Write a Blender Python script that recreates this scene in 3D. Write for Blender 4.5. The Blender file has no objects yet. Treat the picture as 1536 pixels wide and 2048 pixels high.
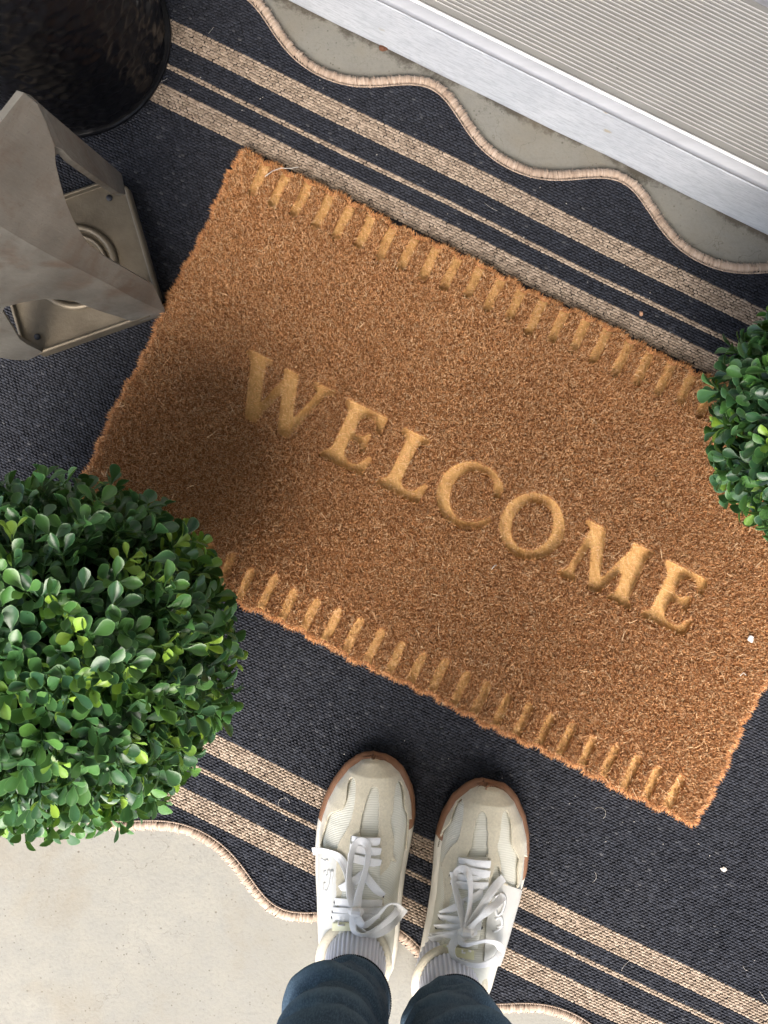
import bpy, bmesh, math, random
import numpy as np
from mathutils import Vector, Matrix, noise as mnoise

rng = np.random.default_rng(7)
random.seed(7)
R = math.radians

# ------------------------------------------------------------------ camera
H, F = 1.12, 2031.0            # camera height (m), focal length in photo pixels
sc = bpy.context.scene
col = sc.collection
cam = bpy.data.cameras.new('camera')
cam.sensor_fit = 'VERTICAL'; cam.sensor_height = 24.0; cam.sensor_width = 24.0
cam.lens = 24.0 * F / 2048.0
cam.clip_start = 0.02; cam.clip_end = 300
camo = bpy.data.objects.new('camera', cam); col.objects.link(camo)
camo.location = (0, 0, H); camo.rotation_euler = (0, 0, 0)
sc.camera = camo

# ------------------------------------------------------------------ light
SUN_EL, SUN_AZ = 53.0, 193.0   # azimuth clockwise from +Y (towards the top of the picture)
w = bpy.data.worlds.new('World'); sc.world = w; w.use_nodes = True
nt = w.node_tree
bg = nt.nodes['Background']
sky = nt.nodes.new('ShaderNodeTexSky'); sky.sky_type = 'NISHITA'; sky.sun_disc = False
sky.sun_elevation = R(SUN_EL); sky.sun_rotation = R(SUN_AZ)
sky.air_density = 1.0; sky.dust_density = 4.0; sky.ozone_density = 0.6
nt.links.new(sky.outputs[0], bg.inputs[0]); bg.inputs[1].default_value = 0.15
sun = bpy.data.lights.new('sun', 'SUN'); sun.energy = 1.8; sun.angle = R(42); sun.color = (1.0, 0.97, 0.93)
suno = bpy.data.objects.new('sun', sun); col.objects.link(suno)
sd = Vector((math.sin(R(SUN_AZ)) * math.cos(R(SUN_EL)), math.cos(R(SUN_AZ)) * math.cos(R(SUN_EL)), math.sin(R(SUN_EL))))
suno.rotation_euler = sd.to_track_quat('Z', 'Y').to_euler()
suno.location = (0, -3, 4)
sc.view_settings.view_transform = 'Standard'; sc.view_settings.look = 'None'
sc.view_settings.exposure = 1.74; sc.view_settings.gamma = 1.0
try:
    sc.cycles.max_bounces = 6; sc.cycles.diffuse_bounces = 4; sc.cycles.glossy_bounces = 3
    sc.cycles.transmission_bounces = 3; sc.cycles.use_denoising = True
    sc.cycles.caustics_reflective = False; sc.cycles.caustics_refractive = False
except Exception:
    pass

# ------------------------------------------------------------------ coordinates
def P(px, py, z):
    """a point of the photo (in its pixels) at height z, in metres"""
    k = (H - z) / F
    return Vector(((px - 768.0) * k, (1024.0 - py) * k, z))
C_, S_ = math.cos(R(26.1)), math.sin(R(26.1))
def UV(u, v, z):
    """rug axes: u along the stripes, v across them"""
    return P(u * C_ - v * S_, u * S_ + v * C_, z)
def UVn(u, v, z):
    u = np.asarray(u, float); v = np.asarray(v, float); z = np.broadcast_to(np.asarray(z, float), u.shape)
    k = (H - z) / F
    return np.stack([(u * C_ - v * S_ - 768.0) * k, (1024.0 - u * S_ - v * C_) * k, z], -1)
def on_plane(px, py, a, b, c):
    n = (b - a).cross(c - a)
    d = Vector(((px - 768.0) / F, (1024.0 - py) / F, -1.0))
    o = Vector((0, 0, H))
    return o + d * ((a - o).dot(n) / d.dot(n))

# ------------------------------------------------------------------ builders
def tag(o, label=None, cat=None, group=None, kind=None):
    if label: o['label'] = label
    if cat: o['category'] = cat
    if group: o['group'] = group
    if kind: o['kind'] = kind
    return o
def empty(name, loc):
    o = bpy.data.objects.new(name, None); col.objects.link(o); o.location = loc; o.empty_display_size = 0.05
    return o
def link(name, me, mats, parent=None):
    o = bpy.data.objects.new(name, me); col.objects.link(o)
    for m in (mats if isinstance(mats, (list, tuple)) else [mats]): me.materials.append(m)
    if parent is not None:
        o.parent = parent
        o.matrix_parent_inverse = Matrix.Translation(-Vector(parent_world(parent)))
    return o
def parent_world(o):
    v = Vector((0, 0, 0))
    while o is not None:
        v += o.location if o.parent is None else Vector((0, 0, 0))
        o = o.parent
    return v
def np_mesh(name, V, quads=None, tris=None, mats=None, parent=None, smooth=True, attrs=None, midx=None):
    me = bpy.data.meshes.new(name)
    V = np.asarray(V, np.float32).reshape(-1, 3)
    me.vertices.add(len(V)); me.vertices.foreach_set('co', V.ravel())
    loops, starts, n0 = [], [], 0
    if quads is not None and len(quads):
        q = np.asarray(quads, np.int32).reshape(-1, 4); loops.append(q.ravel()); starts.append(np.arange(len(q), dtype=np.int32) * 4); n0 = len(q) * 4
    if tris is not None and len(tris):
        t = np.asarray(tris, np.int32).reshape(-1, 3); loops.append(t.ravel()); starts.append(n0 + np.arange(len(t), dtype=np.int32) * 3)
    L = np.concatenate(loops); S = np.concatenate(starts)
    me.loops.add(len(L)); me.loops.foreach_set('vertex_index', L)
    me.polygons.add(len(S)); me.polygons.foreach_set('loop_start', S)
    if midx is not None: me.polygons.foreach_set('material_index', np.asarray(midx, np.int32))
    me.polygons.foreach_set('use_smooth', np.full(len(S), smooth, bool))
    me.update(calc_edges=True)
    for k, a in (attrs or {}).items():
        at = me.attributes.new(k, 'FLOAT', 'POINT'); at.data.foreach_set('value', np.asarray(a, np.float32))
    return link(name, me, mats, parent)
def grid_quads(nr, nc, close_c=False, base=0):
    i = np.arange(nr - 1)[:, None]; j = np.arange(nc if close_c else nc - 1)[None, :]
    j2 = (j + 1) % nc
    return (np.stack([i * nc + j + 0 * i, i * nc + j2, (i + 1) * nc + j2, (i + 1) * nc + j], -1).reshape(-1, 4) + base)
class MB:
    """collects quads and tris of one mesh"""
    def __init__(s): s.V = []; s.Q = []; s.T = []; s.A = {}; s.n = 0
    def add(s, V, quads=None, tris=None, **attrs):
        V = np.asarray(V, float).reshape(-1, 3)
        if quads is not None and len(quads): s.Q.append(np.asarray(quads).reshape(-1, 4) + s.n)
        if tris is not None and len(tris): s.T.append(np.asarray(tris).reshape(-1, 3) + s.n)
        for k, a in attrs.items(): s.A.setdefault(k, []).append(np.broadcast_to(np.asarray(a, float), (len(V),)))
        s.V.append(V); s.n += len(V)
    def build(s, name, mat, parent=None, smooth=True):
        return np_mesh(name, np.concatenate(s.V), np.concatenate(s.Q) if s.Q else None, np.concatenate(s.T) if s.T else None,
                       mat, parent, smooth, {k: np.concatenate(a) for k, a in s.A.items()})
    def tube(s, pts, rad, n=8, cap=True, **attrs):
        pts = [Vector(p) for p in pts]; m = len(pts)
        rad = [rad] * m if np.isscalar(rad) else rad
        V = []; up = Vector((0, 0, 1)); prev = None
        for i, p in enumerate(pts):
            t = (pts[min(i + 1, m - 1)] - pts[max(i - 1, 0)]).normalized()
            a = prev if prev is not None else (Vector((1, 0, 0)) if abs(t.z) > 0.9 else up)
            a = (a - t * a.dot(t)).normalized(); prev = a; b = t.cross(a)
            for k in range(n):
                q = 2 * math.pi * k / n
                V.append(p + (a * math.cos(q) + b * math.sin(q)) * rad[i])
        Q = grid_quads(m, n, True)
        T = []
        if cap:
            V += [pts[0], pts[-1]]; c0, c1 = m * n, m * n + 1
            for k in range(n):
                T += [(c0, (k + 1) % n, k), (c1, (m - 1) * n + k, (m - 1) * n + (k + 1) % n)]
        s.add([tuple(v) for v in V], Q, T, **attrs)
    def box(s, lo, hi, fn=lambda p: p):
        x0, y0, z0 = lo; x1, y1, z1 = hi
        V = [fn(Vector(p)) for p in [(x0, y0, z0), (x1, y0, z0), (x1, y1, z0), (x0, y1, z0), (x0, y0, z1), (x1, y0, z1), (x1, y1, z1), (x0, y1, z1)]]
        s.add([tuple(v) for v in V], [(0, 3, 2, 1), (4, 5, 6, 7), (0, 1, 5, 4), (1, 2, 6, 5), (2, 3, 7, 6), (3, 0, 4, 7)])
def catmull(pts, n=8, closed=False):
    P_ = [np.asarray(p, float) for p in pts]; out = []
    m = len(P_)
    for i in range(m if closed else m - 1):
        p0, p1, p2, p3 = (P_[(i + k) % m] if closed else P_[min(max(i + k, 0), m - 1)] for k in (-1, 0, 1, 2))
        for t in np.arange(n) / n:
            out.append(0.5 * ((2 * p1) + (p2 - p0) * t + (2 * p0 - 5 * p1 + 4 * p2 - p3) * t * t + (3 * p1 - p0 - 3 * p2 + p3) * t ** 3))
    if not closed: out.append(P_[-1])
    return out
def bevel(o, w_, seg=2):
    m = o.modifiers.new('bevel', 'BEVEL'); m.width = w_; m.segments = seg; m.limit_method = 'ANGLE'; m.angle_limit = R(35)
    return o

# ------------------------------------------------------------------ materials
class NT:
    def __init__(s, name):
        s.m = bpy.data.materials.new(name); s.m.use_nodes = True; s.t = s.m.node_tree; s.b = s.t.nodes['Principled BSDF']
    def n(s, typ, ins=None, **kw):
        nd = s.t.nodes.new(typ)
        for k, v in kw.items(): setattr(nd, k, v)
        for k, v in (ins or {}).items():
            if isinstance(v, bpy.types.NodeSocket): s.t.links.new(v, nd.inputs[k])
            else: nd.inputs[k].default_value = v
        return nd
    def set(s, **kw):
        names = dict(color='Base Color', rough='Roughness', metal='Metallic', spec='Specular IOR Level', normal='Normal', sss='Subsurface Weight',
                     coat='Coat Weight', sheen='Sheen Weight', sheen_rough='Sheen Roughness', aniso='Anisotropic')
        for k, v in kw.items():
            i = s.b.inputs[names[k]]
            if isinstance(v, bpy.types.NodeSocket): s.t.links.new(v, i)
            else: i.default_value = (*v, 1) if isinstance(v, tuple) and len(v) == 3 else v
        return s.m
    def obj(s): return s.n('ShaderNodeTexCoord').outputs['Object']
    def mapped(s, scale=(1, 1, 1), rot=(0, 0, 0)):
        return s.n('ShaderNodeMapping', {'Vector': s.obj(), 'Scale': scale, 'Rotation': rot}).outputs[0]
    def noise(s, scale, detail=4, rough=0.55, vec=None, dist=0.0):
        i = {'Scale': scale, 'Detail': detail, 'Roughness': rough, 'Distortion': dist, 'Vector': vec if vec is not None else s.obj()}
        return s.n('ShaderNodeTexNoise', i).outputs['Fac']
    def attr(s, name): return s.n('ShaderNodeAttribute', attribute_name=name).outputs['Fac']
    def ramp(s, fac, *stops, interp='LINEAR'):
        r = s.n('ShaderNodeValToRGB', {'Fac': fac}); cr = r.color_ramp; cr.interpolation = interp
        while len(cr.elements) < len(stops): cr.elements.new(0.5)
        for e, (p, c) in zip(cr.elements, stops):
            e.position = p; e.color = (*c, 1) if isinstance(c, tuple) else (c, c, c, 1)
        return r.outputs['Color']
    def mix(s, fac, a, b, typ='MIX'):
        nd = s.n('ShaderNodeMix', data_type='RGBA', blend_type=typ)
        for k, v in ((0, fac), (6, a), (7, b)):
            if isinstance(v, bpy.types.NodeSocket): s.t.links.new(v, nd.inputs[k])
            else: nd.inputs[k].default_value = (*v, 1) if isinstance(v, tuple) else v
        return nd.outputs[2]
    def math(s, op, a, b=0.5, clamp=False):
        nd = s.n('ShaderNodeMath', operation=op, use_clamp=clamp)
        for k, v in ((0, a), (1, b)):
            if isinstance(v, bpy.types.NodeSocket): s.t.links.new(v, nd.inputs[k])
            else: nd.inputs[k].default_value = v
        return nd.outputs[0]
    def bump(s, h, strength=0.3, dist=0.002):
        return s.n('ShaderNodeBump', {'Height': h, 'Strength': strength, 'Distance': dist}).outputs[0]

def m_concrete():
    k = NT('concrete')
    a = k.noise(3.0, 5, 0.6); b = k.noise(38, 6, 0.7); c = k.noise(260, 3, 0.6)
    colr = k.ramp(a, (0.3, (0.185, 0.178, 0.152)), (0.7, (0.245, 0.237, 0.203)))
    colr = k.mix(k.ramp(b, (0.38, 0.0), (0.72, 1.0)), colr, (0.190, 0.187, 0.167))
    colr = k.mix(k.math('MULTIPLY', k.ramp(c, (0.35, 1.0), (0.5, 0.0)), 0.30), colr, (0.15, 0.143, 0.125))
    vor = k.n('ShaderNodeTexVoronoi', {'Vector': k.obj(), 'Scale': 55.0}).outputs['Distance']
    pit = k.math('MULTIPLY', k.ramp(vor, (0.04, 1.0), (0.085, 0.0)), k.ramp(k.noise(9, 2), (0.46, 0.0), (0.56, 1.0)))
    colr = k.mix(pit, colr, (0.12, 0.105, 0.085))
    ck = k.n('ShaderNodeTexVoronoi', {'Vector': k.n('ShaderNodeVectorMath', {0: k.obj(), 1: k.n('ShaderNodeTexNoise', {'Vector': k.obj(), 'Scale': 9.0, 'Detail': 6.0}).outputs['Color']}, operation='ADD').outputs[0], 'Scale': 3.2}, feature='DISTANCE_TO_EDGE').outputs['Distance']
    colr = k.mix(k.math('MULTIPLY', k.ramp(ck, (0.0, 1.0), (0.006, 0.0)), k.ramp(k.noise(2.6, 2), (0.46, 0.0), (0.56, 0.7))), colr, (0.09, 0.08, 0.065))
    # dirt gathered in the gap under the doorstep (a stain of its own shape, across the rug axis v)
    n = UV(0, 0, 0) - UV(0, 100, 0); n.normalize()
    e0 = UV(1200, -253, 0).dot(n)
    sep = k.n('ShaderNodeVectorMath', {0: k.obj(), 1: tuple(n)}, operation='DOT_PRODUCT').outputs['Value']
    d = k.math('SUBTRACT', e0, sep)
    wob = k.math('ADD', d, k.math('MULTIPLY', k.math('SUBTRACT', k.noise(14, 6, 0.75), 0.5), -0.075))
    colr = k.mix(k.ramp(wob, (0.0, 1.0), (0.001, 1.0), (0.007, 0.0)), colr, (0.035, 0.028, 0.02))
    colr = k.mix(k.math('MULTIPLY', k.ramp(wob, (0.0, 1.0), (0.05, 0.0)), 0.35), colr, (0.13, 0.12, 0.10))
    sp = k.n('ShaderNodeTexVoronoi', {'Vector': k.obj(), 'Scale': 150.0}).outputs['Distance']
    fl = k.math('MULTIPLY', k.ramp(sp, (0.09, 1.0), (0.17, 0.0)), k.ramp(k.noise(23, 3, 0.6), (0.45, 0.0), (0.56, 0.85)))
    colr = k.mix(fl, colr, (0.10, 0.09, 0.075))
    colr = k.mix(k.math('MULTIPLY', k.ramp(k.noise(7.5, 4, 0.6, dist=0.6), (0.55, 0.0), (0.72, 1.0)), 0.45), colr, (0.175, 0.145, 0.10))
    hgt = k.math('ADD', k.math('MULTIPLY', b, 0.6), k.math('SUBTRACT', c, k.math('MULTIPLY', pit, 1.5)))
    return k.set(color=colr, rough=0.86, spec=0.25, normal=k.bump(hgt, 0.35, 0.0015))
def m_yarn():
    k = NT('rug_yarn')
    tan = k.attr('tan'); rn = k.attr('rnd')
    dark = k.ramp(rn, (0.0, (0.0095, 0.0115, 0.0185)), (0.6, (0.0155, 0.018, 0.0275)), (0.97, (0.023, 0.027, 0.039)), (1.0, (0.06, 0.062, 0.07)))
    tn = k.ramp(rn, (0.0, (0.235, 0.178, 0.132)), (0.5, (0.33, 0.258, 0.193)), (1.0, (0.43, 0.342, 0.262)))
    fib = k.noise(1400, 2, 0.5)
    c = k.mix(tan, dark, tn)
    c = k.mix(k.math('MULTIPLY', fib, 0.35), c, k.mix(0.5, c, (0.0, 0.0, 0.0)))
    dust = k.math('MULTIPLY', k.ramp(k.noise(2.2, 3), (0.42, 0.0), (0.75, 1.0)), 0.05)
    c = k.mix(dust, c, (0.26, 0.25, 0.24))
    return k.set(color=c, rough=0.65, spec=0.3, normal=k.bump(fib, 0.5, 0.0008))
def m_binding():
    k = NT('binding_thread')
    rn = k.attr('rnd')
    c = k.ramp(rn, (0.0, (0.24, 0.172, 0.125)), (0.5, (0.345, 0.26, 0.195)), (1.0, (0.46, 0.36, 0.285)))
    return k.set(color=c, rough=0.75, spec=0.2, sheen=0.3)
def m_coir():
    k = NT('coir_fibre')
    rn = k.attr('rnd'); tip = k.attr('tip')
    c = k.ramp(rn, (0.0, (0.16, 0.055, 0.020)), (0.28, (0.50, 0.205, 0.072)), (0.62, (0.88, 0.44, 0.175)), (1.0, (0.99, 0.72, 0.42)))
    big = k.noise(16, 4, 0.6)
    c = k.mix(k.ramp(big, (0.35, 0.14), (0.65, 0.0)), c, (0.22, 0.085, 0.035))
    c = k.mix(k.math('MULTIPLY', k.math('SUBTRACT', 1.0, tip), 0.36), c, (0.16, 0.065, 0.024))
    gn = k.n('ShaderNodeNewGeometry').outputs['Normal']
    nn = k.n('ShaderNodeVectorMath', {0: gn, 1: (0.40, 0.40, 0.40)}, operation='MULTIPLY').outputs[0]
    nn = k.n('ShaderNodeVectorMath', {0: nn, 1: (0.0, 0.0, 1.1)}, operation='ADD').outputs[0]
    nn = k.n('ShaderNodeVectorMath', {0: nn}, operation='NORMALIZE').outputs[0]
    return k.set(color=c, rough=0.6, spec=0.25, normal=nn)
def m_coir_floor():
    k = NT('coir_pressed')
    m = k.attr('recess')
    n1 = k.noise(420, 3, 0.6, k.mapped((1, 0.35, 1), (0, 0, R(26)))); n2 = k.noise(60, 4)
    light = k.mix(k.ramp(n1, (0.3, 0.0), (0.72, 1.0)), (0.44, 0.245, 0.085), (0.68, 0.43, 0.18))
    light = k.mix(k.ramp(n2, (0.35, 0.4), (0.65, 0.0)), light, (0.46, 0.25, 0.085))
    c = k.mix(k.ramp(m, (0.25, 0.0), (0.6, 1.0)), (0.24, 0.105, 0.038), light)
    return k.set(color=c, rough=0.8, spec=0.15, normal=k.bump(n1, 0.6, 0.0012))
def m_leaf():
    k = NT('boxwood_leaf')
    t = k.attr('tone'); rim = k.attr('rim'); mottle = k.noise(300, 2)
    c = k.ramp(t, (0.0, (0.016, 0.056, 0.026)), (0.4, (0.034, 0.105, 0.036)), (0.7, (0.085, 0.215, 0.040)), (1.0, (0.25, 0.40, 0.045)))
    c = k.mix(k.math('MULTIPLY', rim, 0.75), c, k.mix(0.6, c, (0.24, 0.42, 0.16)))
    c = k.mix(k.math('MULTIPLY', mottle, 0.22), c, (0.02, 0.05, 0.02))  # fine random mottling towards a darker green
    m = k.set(color=c, rough=0.36, spec=0.5, normal=k.bump(k.noise(120, 2), 0.15, 0.002))
    tr = k.n('ShaderNodeBsdfTranslucent', {'Color': k.mix(0.4, c, (0.25, 0.45, 0.05))})
    mx = k.n('ShaderNodeMixShader', {0: 0.16, 1: k.b.outputs[0], 2: tr.outputs[0]})
    k.t.links.new(mx.outputs[0], k.t.nodes['Material Output'].inputs[0])
    return m
def simple(name, colr, rough=0.6, spec=0.4, metal=0.0, ns=80, var=0.25, bump=0.15, bd=0.001, bs=None, sheen=0.0):
    k = NT(name)
    n1 = k.noise(ns, 5, 0.6)
    dark = tuple(x * (1 - var) for x in colr); lite = tuple(min(1, x * (1 + var * 0.6)) for x in colr)
    c = k.ramp(n1, (0.3, dark), (0.7, lite))
    h = k.noise(bs or ns * 3, 4, 0.6)
    return k.set(color=c, rough=rough, spec=spec, metal=metal, normal=k.bump(h, bump, bd), sheen=sheen)

M = {}
M['concrete'] = m_concrete(); M['yarn'] = m_yarn(); M['binding'] = m_binding(); M['coir'] = m_coir(); M['coir_floor'] = m_coir_floor()
M['leaf'] = m_leaf()
M['rug_back'] = simple('rug_backing', (0.012, 0.012, 0.014), 0.9, 0.1)
M['stem'] = simple('stem_green', (0.05, 0.11, 0.03), 0.5)
M['pot'] = simple('pot_dark_resin', (0.03, 0.03, 0.032), 0.5)
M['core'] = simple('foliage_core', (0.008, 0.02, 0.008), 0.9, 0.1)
M['gum'] = simple('gum_rubber', (0.25, 0.125, 0.068), 0.45, 0.4, ns=60, var=0.12, bump=0.05)
M['midsole'] = simple('midsole_foam', (0.64, 0.61, 0.53), 0.6, 0.3, ns=50, var=0.06, bump=0.08)
M['leather'] = simple('white_leather', (0.66, 0.655, 0.61), 0.45, 0.4, ns=90, var=0.05, bump=0.1, bs=900)
M['suede'] = simple('cream_suede', (0.62, 0.565, 0.43), 0.9, 0.15, ns=420, var=0.14, bump=0.35, bs=1500, sheen=0.4)
M['lace'] = simple('lace_cotton', (0.83, 0.83, 0.82), 0.8, 0.2, ns=900, var=0.06, bump=0.3, bs=2200)
M['thread'] = simple('stitch_thread', (0.27, 0.24, 0.165), 0.7, 0.2)
M['eyelet'] = simple('eyelet_dark', (0.03, 0.03, 0.035), 0.5)
M['tab'] = simple('tongue_tab_rubber', (0.72, 0.71, 0.48), 0.4, 0.4, var=0.05)
M['outline'] = simple('emblem_outline_grey', (0.42, 0.42, 0.40), 0.5)
M['emblem'] = simple('emblem_white', (0.86, 0.86, 0.84), 0.35, 0.5, var=0.03)
def m_mesh_fabric():
    k = NT('ivory_mesh_fabric')
    wv = k.n('ShaderNodeTexWave', {'Vector': k.obj(), 'Scale': 190.0, 'Distortion': 0.6, 'Detail': 1.0}, bands_direction='Y').outputs['Fac']
    c = k.mix(wv, (0.60, 0.59, 0.50), (0.76, 0.75, 0.66))
    return k.set(color=c, rough=0.8, spec=0.2, normal=k.bump(wv, 0.35, 0.0006))
M['fabric'] = m_mesh_fabric()
def m_sock():
    k = NT('ribbed_sock')
    h = k.attr('rib'); n = k.noise(900, 2)
    c = k.mix(h, (0.50, 0.505, 0.58), (0.80, 0.81, 0.88))
    return k.set(color=c, rough=0.9, spec=0.1, normal=k.bump(n, 0.3, 0.0006), sheen=0.3)
M['sock'] = m_sock()
def m_denim():
    k = NT('teal_denim')
    n1 = k.noise(18, 5, 0.6); n2 = k.noise(750, 3, 0.7, k.mapped((1, 1, 0.35)))
    c = k.ramp(n1, (0.3, (0.026, 0.048, 0.078)), (0.7, (0.056, 0.096, 0.142)))
    c = k.mix(k.ramp(n2, (0.42, 0.0), (0.68, 0.75)), c, (0.10, 0.16, 0.22))
    c = k.mix(k.ramp(k.attr('edge'), (0.4, 0.0), (1.0, 0.85)), c, (0.19, 0.27, 0.34))
    return k.set(color=c, rough=0.85, spec=0.12, normal=k.bump(n2, 0.45, 0.0008))
M['denim'] = m_denim()
M['denim_thread'] = simple('denim_thread', (0.012, 0.022, 0.035), 0.8)
M['skin'] = simple('skin', (0.55, 0.36, 0.27), 0.5, 0.4, var=0.05)
def m_bronze():
    k = NT('brushed_pewter')
    n1 = k.noise(9, 5, 0.6); n2 = k.noise(95, 4, 0.6, k.mapped((1, 6, 1), (0, 0, R(20)))); sp = k.noise(420, 3, 0.7)
    c = k.ramp(n1, (0.25, (0.10, 0.091, 0.078)), (0.75, (0.27, 0.255, 0.222)))
    c = k.mix(k.ramp(sp, (0.60, 0.0), (0.72, 0.6)), c, (0.10, 0.08, 0.065))
    c = k.mix(k.ramp(k.noise(24, 5, 0.65, dist=0.5), (0.50, 0.0), (0.68, 0.6)), c, (0.125, 0.085, 0.06))
    return k.set(color=c, rough=k.ramp(n2, (0.3, 0.36), (0.7, 0.52)), metal=0.55, normal=k.bump(n2, 0.3, 0.0008))
M['bronze'] = m_bronze()
def m_gold():
    k = NT('cast_champagne_metal')
    n1 = k.noise(22, 5, 0.65); n2 = k.noise(260, 4, 0.6)
    c = k.ramp(n1, (0.3, (0.115, 0.094, 0.066)), (0.7, (0.20, 0.168, 0.122)))
    return k.set(color=c, rough=0.52, metal=0.6, normal=k.bump(n2, 0.35, 0.0008))
M['gold'] = m_gold()
def m_black():
    k = NT('hammered_black_enamel')
    v = k.n('ShaderNodeTexVoronoi', {'Vector': k.obj(), 'Scale': 62.0}, feature='SMOOTH_F1').outputs['Distance']
    return k.set(color=(0.005, 0.005, 0.006), rough=0.30, spec=0.14, normal=k.bump(v, 0.4, 0.004))
M['black'] = m_black()
def m_paint():
    k = NT('scuffed_white_paint')
    ax = (0, 0, -math.atan2(-S_, C_))
    g = k.noise(95, 5, 0.7, k.mapped((0.05, 1.0, 3.2), ax)); g2 = k.noise(240, 3, 0.7, k.mapped((0.04, 1.0, 2.4), ax)); b = k.noise(13, 5, 0.6)
    c = k.ramp(b, (0.3, (0.42, 0.445, 0.475)), (0.7, (0.49, 0.51, 0.54)))
    c = k.mix(k.math('MULTIPLY', k.ramp(g, (0.46, 0.0), (0.62, 1.0)), 0.62), c, (0.31, 0.33, 0.365))
    c = k.mix(k.math('MULTIPLY', k.ramp(g2, (0.52, 0.0), (0.62, 1.0)), 0.55), c, (0.28, 0.30, 0.33))
    vor = k.n('ShaderNodeTexVoronoi', {'Vector': k.obj(), 'Scale': 17.0}).outputs['Distance']
    sc_ = k.math('MULTIPLY', k.ramp(k.math('ADD', vor, k.math('MULTIPLY', k.noise(150, 4), 0.1)), (0.13, 1.0), (0.16, 0.0)), k.ramp(k.noise(6, 2), (0.45, 0.0), (0.52, 1.0)))
    c = k.mix(sc_, c, (0.34, 0.31, 0.25))
    return k.set(color=c, rough=0.55, spec=0.35, normal=k.bump(g, 0.4, 0.001))
M['paint'] = m_paint()
def m_alu(name, base, metal, rough, crest=False):
    k = NT(name)
    ax = (0, 0, -math.atan2(-S_, C_))
    g = k.noise(120, 4, 0.6, k.mapped((0.06, 1, 1), ax)); b = k.noise(16, 5, 0.65)
    c = k.ramp(g, (0.3, tuple(x * 0.86 for x in base)), (0.7, base))
    c = k.mix(k.ramp(b, (0.45, 0.0), (0.75, 0.35)), c, tuple(x * 0.7 for x in base))
    if crest:
        vv = k.n('ShaderNodeTexVoronoi', {'Vector': k.obj(), 'Scale': 70.0}).outputs['Distance']
        c = k.mix(k.math('MULTIPLY', k.ramp(vv, (0.06, 1.0), (0.12, 0.0)), k.ramp(k.noise(11, 3), (0.5, 0.0), (0.58, 0.9))), c, (0.09, 0.08, 0.065))
        c = k.mix(k.ramp(k.noise(5, 5, 0.7), (0.45, 0.0), (0.7, 0.35)), c, (0.24, 0.225, 0.19))
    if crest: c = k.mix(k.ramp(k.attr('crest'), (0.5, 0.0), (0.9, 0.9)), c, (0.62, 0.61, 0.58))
    return k.set(color=c, rough=rough, metal=metal, normal=k.bump(g, 0.15, 0.0006))
M['alu'] = m_alu('bare_aluminium', (0.25, 0.26, 0.28), 0.25, 0.5)
M['bead'] = m_alu('polished_bead', (0.80, 0.80, 0.80), 0.3, 0.4)
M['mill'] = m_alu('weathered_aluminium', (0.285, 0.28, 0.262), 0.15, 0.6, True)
M['door'] = simple('door_black_paint', (0.02, 0.02, 0.022), 0.4)
M['siding'] = simple('house_siding', (0.62, 0.61, 0.58), 0.7)
M['ceiling'] = simple('porch_boards', (0.70, 0.69, 0.66), 0.7)
M['grey_rubber'] = simple('grey_sweep_rubber', (0.22, 0.22, 0.23), 0.6)
M['chip'] = simple('brown_chip', (0.12, 0.05, 0.025), 0.8, ns=300, bump=0.8)
M['crumb'] = simple('white_crumb', (0.78, 0.78, 0.75), 0.8, ns=300)
M['lint'] = simple('lint_fibre', (0.60, 0.56, 0.50), 0.8)
M['bark_crumb'] = simple('tan_crumb', (0.42, 0.24, 0.15), 0.8, ns=300)

# ================================================================== setting
me = bpy.data.meshes.new('porch_floor'); bm = bmesh.new()
vs = [bm.verts.new(p) for p in [(-30, -30, 0), (30, -30, 0), (30, 30, 0), (-30, 30, 0)]]; bm.faces.new(vs); bm.to_mesh(me); bm.free()
tag(link('porch_floor', me, M['concrete']), 'pale grey concrete porch floor', 'floor', kind='structure')

# door step: riser board, aluminium nosing, ribbed sill (built along the rug axis)
def S_UV(u, v): return UV(u, v, 0.0)
ZT = 0.112
eu = (UV(1000, 0, 0) - UV(0, 0, 0)).normalized()           # along the door
ev = (UV(0, -1000, 0) - UV(0, 0, 0)).normalized()          # towards the house
E0 = UV(1140, -252, 0)
def D(a, b, z): return E0 + eu * a + ev * b + Vector((0, 0, z))
step = empty('door_threshold', E0)
tag(step, 'white painted doorstep riser with ribbed aluminium sill above it', 'threshold')
A0, A1 = -1.3, 1.3
mb = MB(); nu = 130
prof = [(0.02, 0.0), (0.0008, 0.0), (0.0, 0.006), (0.0, ZT - 0.018), (0.003, ZT - 0.012), (0.02, ZT - 0.012)]
V = []
for a in np.linspace(A0, A1, nu):
    wv = 0.0016 * mnoise.noise(Vector((a * 9, 0, 3)))
    for j, (b, z) in enumerate(prof): V.append(tuple(D(a, b + (wv if j < 4 else 0), z)))
mb.add(V, grid_quads(nu, len(prof))[:, ::-1])
mb.build('riser_board', M['paint'], step, smooth=False)
def strip(prof, name, mat_, smooth):
    m_ = MB(); V = [tuple(D(a, b, z)) for a in (A0, 0, A1) for b, z in prof]
    m_.add(V, grid_quads(3, len(prof))[:, ::-1]); return m_.build(name, mat_, step, smooth)
strip([(0.0005, ZT - 0.0125), (-0.0022, ZT - 0.0100), (-0.0020, ZT - 0.0070), (0.0010, ZT - 0.0045), (0.0084, ZT - 0.0012)], 'nosing', M['alu'], True)
strip([(0.0084, ZT - 0.0012), (0.0092, ZT + 0.0004), (0.0104, ZT + 0.0008), (0.0116, ZT + 0.0003), (0.0123, ZT - 0.0010)], 'nosing_bead', M['bead'], True)
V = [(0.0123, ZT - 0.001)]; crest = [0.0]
pitch, b = 0.00401, 0.0185
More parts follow.
